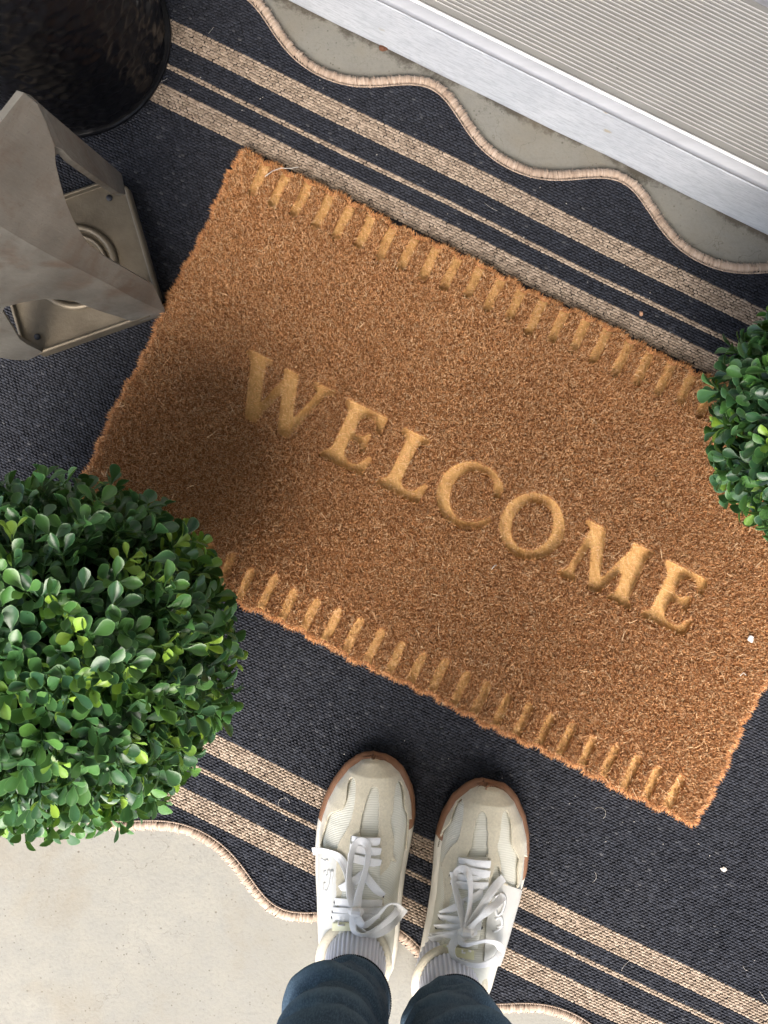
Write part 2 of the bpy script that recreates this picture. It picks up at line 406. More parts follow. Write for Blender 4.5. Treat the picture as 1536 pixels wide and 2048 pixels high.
for i in range(34):
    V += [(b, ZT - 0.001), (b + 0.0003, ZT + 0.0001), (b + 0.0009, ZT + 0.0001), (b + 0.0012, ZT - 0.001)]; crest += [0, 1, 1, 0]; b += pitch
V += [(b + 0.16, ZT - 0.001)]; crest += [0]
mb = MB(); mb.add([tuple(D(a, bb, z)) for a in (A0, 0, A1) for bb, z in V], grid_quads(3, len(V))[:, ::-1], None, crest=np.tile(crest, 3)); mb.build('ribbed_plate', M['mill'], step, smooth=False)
B_DOOR = b + 0.012
# house wall, door and porch roof: they shade the porch
door = empty('front_door', D(0.15, B_DOOR, ZT)); tag(door, 'black front door closed above the ribbed sill', 'door')
mb = MB(); mb.box((-0.32, 0.004, ZT + 0.02), (0.62, 0.05, 2.15), lambda p: D(p.x, B_DOOR + p.y, p.z)); bevel(mb.build('door_panel', M['door'], door, False), 0.003)
mb = MB(); mb.box((-0.32, -0.012, ZT + 0.0015), (0.62, 0.03, ZT + 0.02), lambda p: D(p.x, B_DOOR + p.y, p.z)); bevel(mb.build('door_sweep', M['grey_rubber'], door, False), 0.003)
mb = MB(); mb.box((0.53, -0.05, 1.0), (0.56, 0.004, 1.03), lambda p: D(p.x, B_DOOR + p.y, p.z)); mb.box((0.42, -0.06, 1.003), (0.56, -0.05, 1.027), lambda p: D(p.x, B_DOOR + p.y, p.z)); bevel(mb.build('handle', M['alu'], door, False), 0.004)
mb = MB()
for x0, x1 in ((-0.40, -0.32), (0.62, 0.70)): mb.box((x0, -0.02, ZT + 0.001), (x1, 0.06, 2.23), lambda p: D(p.x, B_DOOR + p.y, p.z))
mb.box((-0.3199, -0.02, 2.152), (0.6199, 0.06, 2.23), lambda p: D(p.x, B_DOOR + p.y, p.z)); mb.build('door_frame', M['siding'], door, False)
wall = empty('house_wall', D(0, 0.2, 0)); tag(wall, 'pale sided house wall around the black front door', 'wall')
mb = MB()
for x0, x1, z0 in ((-4, -0.401, 0.0), (0.701, 4, 0.0), (-0.4, 0.7, 2.231)):
    z = z0
    while z < 2.6:
        z1 = min(z + 0.14, 2.6); V = [D(x0, B_DOOR + 0.005, z), D(x1, B_DOOR + 0.005, z), D(x1, B_DOOR + 0.02, z1), D(x0, B_DOOR + 0.02, z1), D(x0, B_DOOR + 0.2, z), D(x1, B_DOOR + 0.2, z), D(x1, B_DOOR + 0.2, z1), D(x0, B_DOOR + 0.2, z1)]
        mb.add([tuple(v) for v in V], [(0, 1, 2, 3), (0, 4, 5, 1), (3, 2, 6, 7), (1, 5, 6, 2), (4, 0, 3, 7)]); z = z1
mb.build('siding', M['siding'], wall, False)
roof = empty('porch_roof', D(0, 0, 2.6)); tag(roof, 'pale boarded porch roof over the doorstep', 'roof')
mb = MB()
for i in range(14):
    b0 = -1.62 + i * 0.14
    mb.box((-4, b0, 2.602), (4, b0 + 0.136, 2.64), lambda p: D(p.x, p.y, p.z))
mb.box((-4, -1.66, 2.55), (4, -1.621, 2.72), lambda p: D(p.x, p.y, p.z)); mb.box((-4, -1.62, 2.641), (4, 0.5, 2.7), lambda p: D(p.x, p.y, p.z))
mb.build('ceiling_boards', M['ceiling'], roof, False)

# ================================================================== rug
ZR = 0.006
U0, U1 = -120.0, 2690.0
def v_top(u): return -184 - 37 * np.cos(2 * np.pi * (u - 433) / 421.5) - 4 * np.cos(4 * np.pi * (u - 433) / 421.5)
def v_bot(u): return 1353 - 34 * np.cos(2 * np.pi * (u - 1093) / 413.0) + 3 * np.cos(4 * np.pi * (u - 1093) / 413.0)
stripes = [(-116, -76), (-33.5, -23.5), (10, 46.5), (1134, 1169.5), (1201.5, 1211), (1257, 1294)]
rug = empty('outdoor_rug', UV(1285, 585, 0)); tag(rug, 'charcoal outdoor rug with tan stripes and scalloped edges under the doormat', 'rug')
nu, nv = 620, 40
uu = np.linspace(U0, U1, nu); tt = np.linspace(0, 1, nv)
Vt, Vb = v_top(uu), v_bot(uu)
G = UVn(np.repeat(uu, nv), (Vt[:, None] + (Vb - Vt)[:, None] * tt[None]).ravel(), 0.0032)
Gb = G.copy(); Gb[:, 2] = 0.0006
mb = MB(); mb.add(G, grid_quads(nu, nv)[:, ::-1]); mb.add(Gb[:: 1], grid_quads(nu, nv)); mb.build('backing', M['rug_back'], rug)
# woven stitches
pu, pv = 8.6, 5.15
ju = np.arange(int((U1 - U0) / pu)); iv = np.arange(int((1400 + 235) / pv))
JU, IV = np.meshgrid(ju, iv, indexing='ij')
cv = -232 + IV * pv + 0.25 * rng.normal(size=IV.shape)
cu = U0 + (JU + 0.5 * (IV % 2)) * pu + 0.5 * rng.normal(size=IV.shape)
cu = cu.ravel(); cv = cv.ravel() + 1.1 * np.sin(cu * 0.011) ; row = IV.ravel()
# slow waviness of the weave
cv = cv + 0.9 * np.sin(cu * 0.004 + 1.0)
ok = (cv > v_top(cu) + 6) & (cv < v_bot(cu) - 6)
cu, cv, row = cu[ok], cv[ok], row[ok]
# only the part of the rug that can be seen in or beside the picture needs single stitches
px = cu * C_ - cv * S_; py = cu * S_ + cv * C_
ok = (px > -420) & (px < 1960) & (py > -260) & (py < 2400); cu, cv, row = cu[ok], cv[ok], row[ok]
rowv = -232 + row * pv
tan = np.zeros(len(cu))
for a, b in stripes: tan[(rowv + 0.3 * pv > a) & (rowv < b)] = 1
N = len(cu)
lx = np.array([-0.50, 0, 0.50]) * pu; ly = np.array([-0.49, 0, 0.49]) * pv
hz = np.array([[-0.0008, 0.0006, -0.0008], [0.0003, 0.0023, 0.0003], [-0.0008, 0.0006, -0.0008]])
ang = rng.normal(0, 0.09, N) + np.where(row % 2 == 0, 0.10, -0.10)
amp = 1 + 0.22 * rng.normal(size=N)
LX, LY = np.meshgrid(lx, ly, indexing='ij'); LX = LX.ravel(); LY = LY.ravel(); HZ = hz.ravel()
sx = 1 + 0.08 * rng.normal(size=N)
ux = cu[:, None] + (LX[None] * np.cos(ang)[:, None] - LY[None] * np.sin(ang)[:, None]) * sx[:, None]
vx = cv[:, None] + (LX[None] * np.sin(ang)[:, None] + LY[None] * np.cos(ang)[:, None])
zx = 0.0034 + HZ[None] * np.clip(amp, 0.4, 1.6)[:, None]
V = UVn(ux.ravel(), vx.ravel(), zx.ravel())
q0 = grid_quads(3, 3)[:, ::-1]
Q = (q0[None] + (np.arange(N) * 9)[:, None, None]).reshape(-1, 4)
rnd = rng.random(N)
np_mesh('weave', V, Q, None, M['yarn'], rug, True, {'tan': np.repeat(tan, 9), 'rnd': np.repeat(rnd, 9)})
# overlocked binding: one bent thread after another round the wavy edge
def binding(fv, sgn, name):
    us = np.arange(U0, U1, 0.6); vs_ = fv(us)
    pts = UVn(us, vs_, 0.0); seg = np.linalg.norm(np.diff(pts, axis=0), axis=1); s = np.concatenate([[0], np.cumsum(seg)])
    n = int(s[-1] / 0.00125); sk = np.linspace(0, s[-1], n)
    cx = np.interp(sk, s, pts[:, 0]); cy = np.interp(sk, s, pts[:, 1])
    tx = np.gradient(cx); ty = np.gradient(cy); L = np.hypot(tx, ty); tx /= L; ty /= L
    nx, ny = -ty * sgn, tx * sgn                      # outwards
    K = 9; th = np.linspace(-0.25, 1.12, K) * np.pi
    wd = 0.0047 * (1 + 0.06 * rng.normal(size=n)); hh = 0.0046 * (1 + 0.06 * rng.normal(size=n))
    off = 0.0006 * rng.normal(size=n); sk_t = 0.0016 + 0.0005 * rng.normal(size=n)
    MBv = []
    for side in (-0.5, 0.0, 0.5):
        t = side * 0.00165
        o = np.cos(th)[None] * wd[:, None] + off[:, None] + 0.0006
        z = 0.0030 + np.sin(th)[None] * hh[:, None] + (0.00035 if side == 0 else 0)
        if side == 0: o = o * 1.05
        sl = t + (np.linspace(-0.5, 0.5, K))[None] * sk_t[:, None]
        MBv.append(np.stack([cx[:, None] + nx[:, None] * o + tx[:, None] * sl, cy[:, None] + ny[:, None] * o + ty[:, None] * sl, np.maximum(z, 0.0004)], -1))
    V = np.stack(MBv, 2).reshape(-1, 3)               # n, K, 3(sides)
    q = grid_quads(K, 3); 
    if sgn > 0: q = q[:, ::-1]
    Q = (q[None] + (np.arange(n) * K * 3)[:, None, None]).reshape(-1, 4)
    rn = np.repeat(np.clip(0.5 + 0.2 * rng.normal(size=n) + 0.12 * np.sin(np.arange(n) * 0.05), 0, 1), K * 3)
    m = MB(); m.add(V, Q, rnd=rn)
    # little chain stitch along the inner side and stray fuzz on the outer side
    for i in range(0, n, 2):
        a = Vector((cx[i] - nx[i] * 0.0056, cy[i] - ny[i] * 0.0056, 0.0062)); t = Vector((tx[i], ty[i], 0))
        m.tube([a - t * 0.0012, a + Vector((0, 0, 0.0007)), a + t * 0.0012], [0.0006, 0.0010, 0.0006], 4, False, rnd=random.uniform(0.2, 0.7))
    for i in rng.integers(0, n, 1500):
        o0 = Vector((cx[i] + nx[i] * random.uniform(0.002, 0.0058), cy[i] + ny[i] * random.uniform(0.002, 0.0058), random.uniform(0.002, 0.006)))
        d = Vector((nx[i], ny[i], random.uniform(-0.2, 0.5))) + Vector((tx[i], ty[i], 0)) * random.uniform(-0.8, 0.8); d.normalize()
        sd_ = Vector((tx[i], ty[i], 0)) * 0.00022; Lh = random.uniform(0.001, 0.004)
        m.add([tuple(o0 - sd_), tuple(o0 + sd_), tuple(o0 + d * Lh)], None, [(0, 1, 2)], rnd=0.9)
    return m.build(name, M['binding'], rug)
binding(v_top, 1, 'edge_binding'); binding(v_bot, -1, 'edge_binding')

# ================================================================== doormat
MU0, MU1, MV0, MV1 = 567.0, 1976.0, 54.0, 874.0
GST = 2.2
gu = np.arange(MU0 - 8, MU1 + 8, GST); gv = np.arange(MV0 - 8, MV1 + 10, GST)
GU, GV = np.meshgrid(gu, gv, indexing='ij')
mask = np.zeros(GU.shape, bool)
def poly_mask(pts, X, Y):
    inside = np.zeros(X.shape, bool); n = len(pts)
    for i in range(n):
        x0, y0 = pts[i]; x1, y1 = pts[(i + 1) % n]
        if y0 == y1: continue
        c = ((Y >= min(y0, y1)) & (Y < max(y0, y1)))
        inside ^= c & (X < x0 + (Y - y0) * (x1 - x0) / (y1 - y0))
    return inside
def rect(x0, y0, x1, y1): return [(x0, y0), (x1, y0), (x1, y1), (x0, y1)]
E_ = [rect(20, 2, 46, 126), [(4, 0), (98, 0), (96, 16), (30, 16), (20, 26), (4, 10)], [(82, 0), (98, 0), (99, 38), (89, 40), (76, 14)],
      rect(40, 57, 74, 71), [(66, 62), (76, 44), (83, 44), (83, 86), (75, 86)], [(4, 128), (98, 128), (98, 112), (30, 112), (20, 104), (4, 118)],
      [(80, 114), (97, 86), (106, 86), (99, 128), (84, 128)], [(44, 14), (60, 14), (44, 28)], [(44, 114), (60, 114), (44, 100)]]
L_ = [rect(23, 2, 49, 126), [(4, 0), (68, 0), (68, 10), (49, 20), (23, 20), (4, 10)], [(4, 128), (96, 128), (98, 112), (30, 112), (22, 104), (4, 118)],
      [(78, 114), (95, 84), (104, 84), (98, 128), (84, 128)], [(46, 114), (62, 114), (46, 98)]]
W_ = [[(0, 0), (58, 0), (58, 9), (44, 16), (16, 16), (0, 9)], [(13, 6), (46, 6), (84, 128), (58, 128)], [(62, 128), (80, 128), (114, 4), (99, 4)],
      [(86, 2), (118, 2), (158, 128), (132, 128)], [(136, 128), (153, 128), (188, 6), (172, 6)], [(150, 0), (202, 0), (202, 9), (188, 14), (166, 14), (150, 9)]]
M_ = [[(0, 128), (44, 128), (44, 119), (32, 112), (12, 112), (0, 119)], [(14, 122), (30, 122), (40, 4), (26, 4)], [(8, 0), (48, 0), (40, 16), (22, 14), (8, 9)],
      [(22, 2), (52, 2), (94, 128), (74, 128)], [(76, 128), (92, 128), (136, 20), (120, 4)], [(116, 2), (152, 2), (156, 124), (126, 124)],
      [(112, 0), (164, 0), (164, 9), (150, 15), (116, 12)], [(112, 128), (168, 128), (168, 119), (154, 110), (126, 110), (112, 119)]]
def ell(cx, cy, rx, ry, n=64): return [(cx + rx * math.cos(2 * math.pi * i / n), cy + ry * math.sin(2 * math.pi * i / n)) for i in range(n)]
def stamp(polys, u0, w0, w, sub=None):
    """one letter, w0 units wide, at u0 with width w px"""
    base = 536 + (u0 - 751) * 0.0095
    X = (GU - u0) * (w0 / w); Y = (GV - (base - 127)) * (128.0 / 127)
    m = np.zeros(GU.shape, bool)
    for p in polys: m |= poly_mask(p, X, Y)
    if sub is not None: m &= ~sub(X, Y)
    return m
mask |= stamp(W_, 751, 202, 198)
mask |= stamp(E_, 970, 106, 104); mask |= stamp(L_, 1095, 104, 103)
mask |= stamp([ell(66, 64, 66, 68), ], 1213, 132, 134, lambda X, Y: poly_mask(ell(73, 64, 46, 53), X, Y) | ((X > 84) & (np.abs(Y - 66) < (X - 60) * 0.62)) | (X > 122))
mask |= stamp([[(104, 8), (116, 16), (122, 46), (112, 48), (98, 22)], [(96, 118), (118, 86), (128, 92), (116, 112), (104, 122)]], 1213, 132, 134)
mask |= stamp([ell(64, 64, 65, 68)], 1355, 128, 128, lambda X, Y: poly_mask(ell(64, 64, 41, 50), X, Y))
mask |= stamp(M_, 1503, 168, 166); mask |= stamp(E_, 1684, 106, 110)
NG = 28
gpos = 622 + np.arange(NG) * 47.6
groove = np.zeros(GU.shape)
for g in gpos + rng.normal(0, 0.9, NG):
    for (a, b) in ((MV0 + 4, 126.0), (804.0, MV1 - 4)):
        jt = 3.0 * rng.normal(); d = np.hypot(GU - g - 0.8 * np.sin(GV * 0.09 + g), GV - np.clip(GV, a + (jt if a > 400 else 0), b + (jt if a < 400 else 0)))
        groove = np.maximum(groove, (d < 9.5) * (1.0 if a < 400 else 0.8))
def blur(a, n, k=3):
    for _ in range(n):
        for ax in (0, 1):
            a = (np.roll(a, 1, ax) + np.roll(a, -1, ax) + a) / 3
    return a
mask = blur(mask.astype(float), 1) > 0.42          # the fibres at the rim lean in, so the cut is a little wider
full = np.maximum(mask.astype(float), groove)
soft = blur(full, 2); wide = blur(full, 9)
def edge_v(u, top):
    w_ = np.zeros_like(u)
    for g in gpos: w_ = np.maximum(w_, np.exp(-((u - g) / 11.0) ** 2))
    nz = 2.2 * np.sin(u * 0.021 + 1) + 1.5 * np.sin(u * 0.083 + 2)
    return (MV0 + 2 + 5.5 * w_ + nz) if top else (MV1 - 3 - 6.0 * w_ + nz)
def edge_u(v, left):
    nz = 3.0 * np.sin(v * 0.024 + 2) + 2.4 * np.sin(v * 0.095) + 1.5 * np.sin(v * 0.19 + 1)
    return (MU0 + 5 + nz) if left else (MU1 - 5 + nz)
def inside(u, v, pad=0.0):
    return (v > edge_v(u, True) + pad) & (v < edge_v(u, False) - pad) & (u > edge_u(v, True) + pad) & (u < edge_u(v, False) - pad)
lump = np.array([[mnoise.noise(Vector((u * 0.02, v * 0.02, 0))) for v in gv[::8]] for u in gu[::8]])
lump = np.kron(lump, np.ones((8, 8)))[:GU.shape[0], :GU.shape[1]]; lump = blur(lump, 10)
ss_ = np.clip((soft - 0.12) / 0.42, 0, 1); Zb = 0.0172 - 0.0088 * ss_ * ss_ * (3 - 2 * ss_) + 0.0005 * lump
inn = inside(GU, GV, 1.0)
Zm = np.where(inn, Zb, 0.0075)
uc = np.clip(GU, edge_u(GV, True), edge_u(GV, False)); vc = np.clip(GV, edge_v(GU, True), edge_v(GU, False))
mat = empty('coir_doormat', UV(1271, 464, ZR)); tag(mat, 'brown coir doormat pressed with WELCOME and rows of short grooves', 'doormat')
V = UVn(uc.ravel(), vc.ravel(), Zm.ravel())
np_mesh('pressed_base', V, grid_quads(len(gu), len(gv))[:, ::-1], None, M['coir_floor'], mat, True, {'recess': soft.ravel()})
TOP2 = (0.430, 0.081)  # where the small boxwood pot presses the pile down
def lookup(a, u, v):
    i = np.clip(((u - gu[0]) / GST).round().astype(int), 0, len(gu) - 1); j = np.clip(((v - gv[0]) / GST).round().astype(int), 0, len(gv) - 1)
    return a[i, j]
def strands(u, v, zroot, length, tilt, az, width, rn, curl):
    n = len(u)
    Rt = UVn(u, v, zroot)
    dx = np.cos(az) * np.sin(tilt); dy = np.sin(az) * np.sin(tilt); dz = np.cos(tilt)
    d = np.stack([dx, dy, dz], -1)
    sa = rng.uniform(0, 2 * np.pi, n); sd_ = np.stack([np.cos(sa), np.sin(sa), np.zeros(n)], -1) * (width * 0.5)[:, None]
    mid = Rt + d * (length * 0.55)[:, None]
    d2 = d + curl; d2 /= np.linalg.norm(d2, axis=1)[:, None]
    tip = mid + d2 * (length * 0.5)[:, None]
    tip[:, 2] = np.maximum(tip[:, 2], 0.0068)
    mid[:, 2] = np.maximum(mid[:, 2], 0.0066)
    V = np.stack([Rt - sd_, Rt + sd_, mid + sd_ * 0.9, mid - sd_ * 0.9, tip], 1).reshape(-1, 3)
    b = (np.arange(n) * 5)[:, None]
    return V, b + np.array([[0, 1, 2, 3]]), b + np.array([[3, 2, 4]]), np.repeat(rn, 5), np.tile([0.0, 0.0, 0.65, 0.65, 1.0], n)
VV, QQ, TT, RR, TI = [], [], [], [], []; off = 0
def put(res):
    global off
    V, Q, T, r_, t_ = res
    VV.append(V); QQ.append(Q + off); TT.append(T + off); RR.append(r_); TI.append(t_); off += len(V)
def pot_ok(u, v):
    W = UVn(u, v, 0.02); return np.hypot(W[:, 0] - TOP2[0], W[:, 1] - TOP2[1]) > 0.040
# upright pile
n = 540000
u = rng.uniform(MU0, MU1, n); v = rng.uniform(MV0, MV1, n)
ok = inside(u, v, 1.5) & ((lookup(soft, u, v) < 0.38 + 0.10 * rng.normal(size=n)) | ((lookup(groove, u, v) > 0) & (rng.random(n) < np.where(v > 500, 0.14, 0.08)))) & pot_ok(u, v); u, v = u[ok], v[ok]; n = len(u)
tuft = np.sin(u * 0.9 + 3 * np.sin(v * 0.31)) * np.sin(v * 0.85 + 3 * np.sin(u * 0.27))
length = np.clip(0.0060 + 0.0011 * rng.normal(size=n) + 0.0009 * tuft, 0.003, 0.010)
tilt = np.abs(rng.normal(0.36, 0.24, n)); az = rng.uniform(0, 2 * np.pi, n)
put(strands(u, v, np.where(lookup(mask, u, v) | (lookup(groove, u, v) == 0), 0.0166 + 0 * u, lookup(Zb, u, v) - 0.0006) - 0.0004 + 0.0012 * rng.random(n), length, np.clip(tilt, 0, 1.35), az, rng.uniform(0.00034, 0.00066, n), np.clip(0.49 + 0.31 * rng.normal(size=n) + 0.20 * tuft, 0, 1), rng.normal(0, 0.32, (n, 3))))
# hairs lying down in the pressed letters and grooves
n = 90000
u = rng.uniform(MU0 + 10, MU1 - 10, n); v = rng.uniform(MV0, MV1, n)
ok = inside(u, v, 2) & (lookup(soft, u, v) > 0.45); u, v = u[ok], v[ok]; n = len(u)
az = R(-26) + rng.normal(0, 0.55, n) + np.where(rng.random(n) < 0.5, 0, np.pi)
put(strands(u, v, lookup(Zb, u, v) - 0.0002, rng.uniform(0.003, 0.0065, n), np.clip(rng.normal(1.40, 0.10, n), 0.9, 1.52), az, rng.uniform(0.00035, 0.0006, n), np.clip(0.80 + 0.10 * rng.normal(size=n), 0, 1), rng.normal(0, 0.2, (n, 3))))
# cut fibres leaning over the rims of the letters and grooves
gsu, gsv = np.gradient(soft)
n = 150000
u = rng.uniform(MU0 + 8, MU1 - 8, n); v = rng.uniform(MV0 + 4, MV1 - 4, n); sf = lookup(soft, u, v)
ok = inside(u, v, 3) & (sf > 0.12) & (sf < 0.46) & (rng.random(n) < 0.75); u, v = u[ok], v[ok]; n = len(u)
a0 = np.arctan2(-lookup(gsv, u, v), lookup(gsu, u, v)) - R(26.1)
put(strands(u, v, np.full(n, 0.0160) + 0.002 * rng.random(n), rng.uniform(0.0025, 0.0062, n), np.clip(rng.normal(0.85, 0.30, n), 0.1, 1.45), a0 + rng.normal(0, 0.6, n), rng.uniform(0.00034, 0.0006, n), np.clip(0.52 + 0.28 * rng.normal(size=n), 0, 1), rng.normal(0, 0.3, (n, 3))))
# frizz along the four cut sides
def side(u, v, nrm, n):
    a0 = math.atan2(nrm.y, nrm.x)
    put(strands(u, v, rng.uniform(0.009, 0.017, n), rng.uniform(0.003, 0.0085, n), np.clip(rng.normal(1.05, 0.35, n), 0.1, 1.7), a0 + rng.normal(0, 0.65, n),
                rng.uniform(0.0004, 0.0008, n), np.clip(0.40 + 0.20 * rng.normal(size=n), 0, 1), rng.normal(0, 0.4, (n, 3))))
for top in (True, False):
    n = 7000; u = rng.uniform(MU0 + 6, MU1 - 6, n); side(u, edge_v(u, top) + (1.5 if top else -1.5), ev if top else -ev, n)
for left in (True, False):
    n = 4200; v = rng.uniform(MV0 + 6, MV1 - 6, n); side(edge_u(v, left) + (1.5 if left else -1.5), v, -eu if left else eu, n)
# long loose pale fibres
n = 260; u = rng.uniform(MU0 + 10, MU1 - 10, n); v = rng.uniform(MV0 + 8, MV1 - 8, n); ok = pot_ok(u, v); u, v = u[ok], v[ok]; n = len(u)
put(strands(u, v, lookup(Zb, u, v) + 0.0055, rng.uniform(0.006, 0.016, n), np.clip(rng.normal(1.35, 0.15, n), 0.8, 1.55), rng.uniform(0, 6.28, n), rng.uniform(0.00035, 0.0006, n), np.clip(0.92 + 0.08 * rng.normal(size=n), 0, 1), rng.normal(0, 0.3, (n, 3))))
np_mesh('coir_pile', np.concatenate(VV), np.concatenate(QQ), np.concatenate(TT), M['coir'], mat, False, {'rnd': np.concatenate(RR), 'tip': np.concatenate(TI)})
del VV, QQ, TT, RR, TI

# ================================================================== boxwood balls
def leaf_shape():
    ts = np.array([0.0, 0.16, 0.34, 0.52, 0.70, 0.85, 0.95, 1.0]); ws = np.array([0.030, 0.040, 0.115, 0.215, 0.275, 0.250, 0.150, 0.04])
    xs = np.array([-1, -0.84, 0, 0.84, 1.0])
    T, X = np.meshgrid(ts, xs, indexing='ij'); Wd = ws[:, None] * X
    Z = 0.30 * np.abs(X) ** 1.6 * ws[:, None] * 1.6 - 0.10 * (T ** 2)
    rim = np.maximum((np.abs(X) > 0.95).astype(float), (T > 0.97).astype(float))
    return np.stack([Wd, T, Z], -1).reshape(-1, 3), grid_quads(8, 5), rim.ravel()
LV, LQ, LRIM = leaf_shape()
def boxwood(name, label, loc, zc, Rb, nsprig, potr, poth, seed, tone_b=0.0):
    rg = np.random.default_rng(seed); rr = random.Random(seed)
    root = empty(name, loc); tag(root, label, 'topiary', 'artificial boxwood balls beside the doormat')
    c0 = Vector((loc[0], loc[1], zc)); fol = MB(); stm = MB()
    ga = math.pi * (3 - math.sqrt(5))
    for i in range(nsprig):
        y = 1 - 2 * (i + 0.5) / nsprig; rad = math.sqrt(max(0, 1 - y * y)); th = ga * i
        nrm = Vector((math.cos(th) * rad, math.sin(th) * rad, y))
        nrm = (nrm + Vector(rg.normal(0, 0.10, 3))).normalized()
        d = (nrm + Vector(rg.normal(0, 0.22, 3))).normalized()
        base = c0 + nrm * (Rb * rr.uniform(0.62, 0.73))
        Ls = Rb * rr.uniform(0.27, 0.37)
        a = d.orthogonal().normalized(); b = d.cross(a)
        ph = rr.uniform(0, 6.28)
        young = rr.random() < 0.15
        tone0 = rr.uniform(0.78, 0.98) if young else min(0.74, max(0.0, rr.gauss(0.37, 0.15))) + tone_b
        tipp = base + d * Ls
        stm.tube([base - d * 0.02, base + d * Ls * 0.5, tipp], [0.0013, 0.0010, 0.0007], 5, False)
        levels = 4 if not young else 4
        for l in range(levels):
            f = 0.25 + 0.75 * l / (levels - 1)
            p = base + d * (Ls * f)
            cnt = 2 if l < levels - 1 else rr.choice((2, 3, 3))
            for q in range(cnt):
                an = ph + l * 1.57 + q * 2 * math.pi / cnt + rr.uniform(-0.35, 0.35)
                out = a * math.cos(an) + b * math.sin(an)
                lift = (0.45 + 0.45 * (l / (levels - 1)) + rr.uniform(-0.28, 0.28))
                ld = (out * math.cos(lift) + d * math.sin(lift)).normalized()
                sz = (0.0190 if not young else 0.0150) * rr.uniform(0.78, 1.18) * (1.0 if l else 1.08)
                side_ = ld.cross(d)
                if side_.length < 1e-3: continue
                side_.normalize(); nn = side_.cross(ld).normalized()
                roll = rr.gauss(0, 0.35); s2 = side_ * math.cos(roll) + nn * math.sin(roll); n2 = s2.cross(ld)
                Bm = np.array([list(s2), list(ld), list(n2)]) * sz
                wdt = rr.uniform(0.88, 1.12); sh = LV * np.array([wdt, 1, rr.uniform(0.4, 1.4)])
                bend = rr.uniform(-0.22, 0.10); sh = sh + np.stack([0 * sh[:, 0], 0 * sh[:, 0], bend * sh[:, 1] ** 2], -1)
                V = sh @ Bm + np.array(list(p + ld * 0.002))
                fol.add(V, LQ, None, tone=min(1, max(0, tone0 + rr.gauss(0, 0.07) + (0.06 if l == levels - 1 else 0))), rim=LRIM)
    fol.build('foliage', M['leaf'], root); stm.build('twigs', M['stem'], root)
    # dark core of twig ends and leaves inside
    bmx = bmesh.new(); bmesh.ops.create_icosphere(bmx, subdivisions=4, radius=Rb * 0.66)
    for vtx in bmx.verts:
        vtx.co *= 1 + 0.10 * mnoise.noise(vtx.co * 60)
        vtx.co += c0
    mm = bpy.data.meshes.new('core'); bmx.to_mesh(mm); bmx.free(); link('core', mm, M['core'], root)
    prof = [(0.0, loc[2]), (potr * 0.8, loc[2]), (potr * 0.84, loc[2] + 0.004), (potr, loc[2] + poth - 0.012), (potr + 0.006, loc[2] + poth - 0.010), (potr + 0.006, loc[2] + poth), (potr - 0.006, loc[2] + poth), (potr - 0.008, loc[2] + poth - 0.02), (0, loc[2] + poth - 0.02)]
    n = 40; V = [(loc[0] + r_ * math.cos(2 * math.pi * k / n), loc[1] + r_ * math.sin(2 * math.pi * k / n), z) for r_, z in prof for k in range(n)]
    pm = MB(); pm.add(V, grid_quads(len(prof), n, True)); pm.build('pot', M['pot'], root)
    tk = MB(); tk.tube([(loc[0], loc[1], loc[2] + poth - 0.03), (loc[0], loc[1], zc)], 0.009, 10); tk.build('stem', M['stem'], root)
    return root
boxwood('boxwood_ball', 'large round artificial boxwood by the lower left corner of the doormat, over the concrete', (-0.281, -0.1215, ZR), 0.250, 0.1400, 1020, 0.050, 0.13, 11)
boxwood('boxwood_ball', 'small round artificial boxwood standing on the upper right end of the doormat', (TOP2[0], TOP2[1], 0.0165), 0.190, 0.115, 700, 0.042, 0.09, 23, 0.03)

# ================================================================== hammered black planter
pc = P(143, 80, 0.0); pc.z = ZR
pl = empty('hammered_planter', pc); tag(pl, 'glossy black hammered metal planter standing behind the lantern', 'planter')
Rp, Hp = 0.110, 0.36
nz_, na = 150, 260
zz = np.linspace(0, Hp, nz_); aa = np.arange(na) * 2 * np.pi / na
V = np.zeros((nz_, na, 3))
dim = rng.normal(size=(3000, 3))
for i, z in enumerate(zz):
    r0 = Rp - 0.006 + 0.010 * math.sin(min(1, z / Hp) * math.pi * 0.8)
    for j, a in enumerate(aa):
        p = Vector((math.cos(a) * 4.6, math.sin(a) * 4.6, z * 42))
        dd = mnoise.voronoi(p * 2.0, distance_metric='DISTANCE')[0][0] if z < 0.30 else 0.3
        r = r0 + 0.0052 * min(dd, 0.75) - 0.001
        V[i, j] = (pc.x + r * math.cos(a), pc.y + r * math.sin(a), ZR + 0.004 + z)
mb = MB(); mb.add(V.reshape(-1, 3), grid_quads(nz_, na, True))
k = 64; prof = [(Rp, Hp + 0.004), (Rp + 0.003, Hp + 0.008), (Rp - 0.006, Hp + 0.008), (Rp - 0.008, Hp - 0.05), (0.0, Hp - 0.05)]
mb.add([(pc.x + r_ * math.cos(2 * math.pi * q / k), pc.y + r_ * math.sin(2 * math.pi * q / k), ZR + z) for r_, z in prof for q in range(k)], grid_quads(len(prof), k, True))
mb.build('vessel', M['black'], pl)
mb = MB(); prof = [(Rp - 0.012, 0.0), (Rp, 0.0), (Rp + 0.0018, 0.002), (Rp + 0.0018, 0.0055), (Rp - 0.001, 0.0075), (Rp - 0.01, 0.0075)]
k = 96; mb.add([(pc.x + r_ * math.cos(2 * math.pi * q / k), pc.y + r_ * math.sin(2 * math.pi * q / k), ZR + z) for r_, z in prof for q in range(k)], grid_quads(len(prof), k, True))
mb.build('base_ring', M['black'], pl)

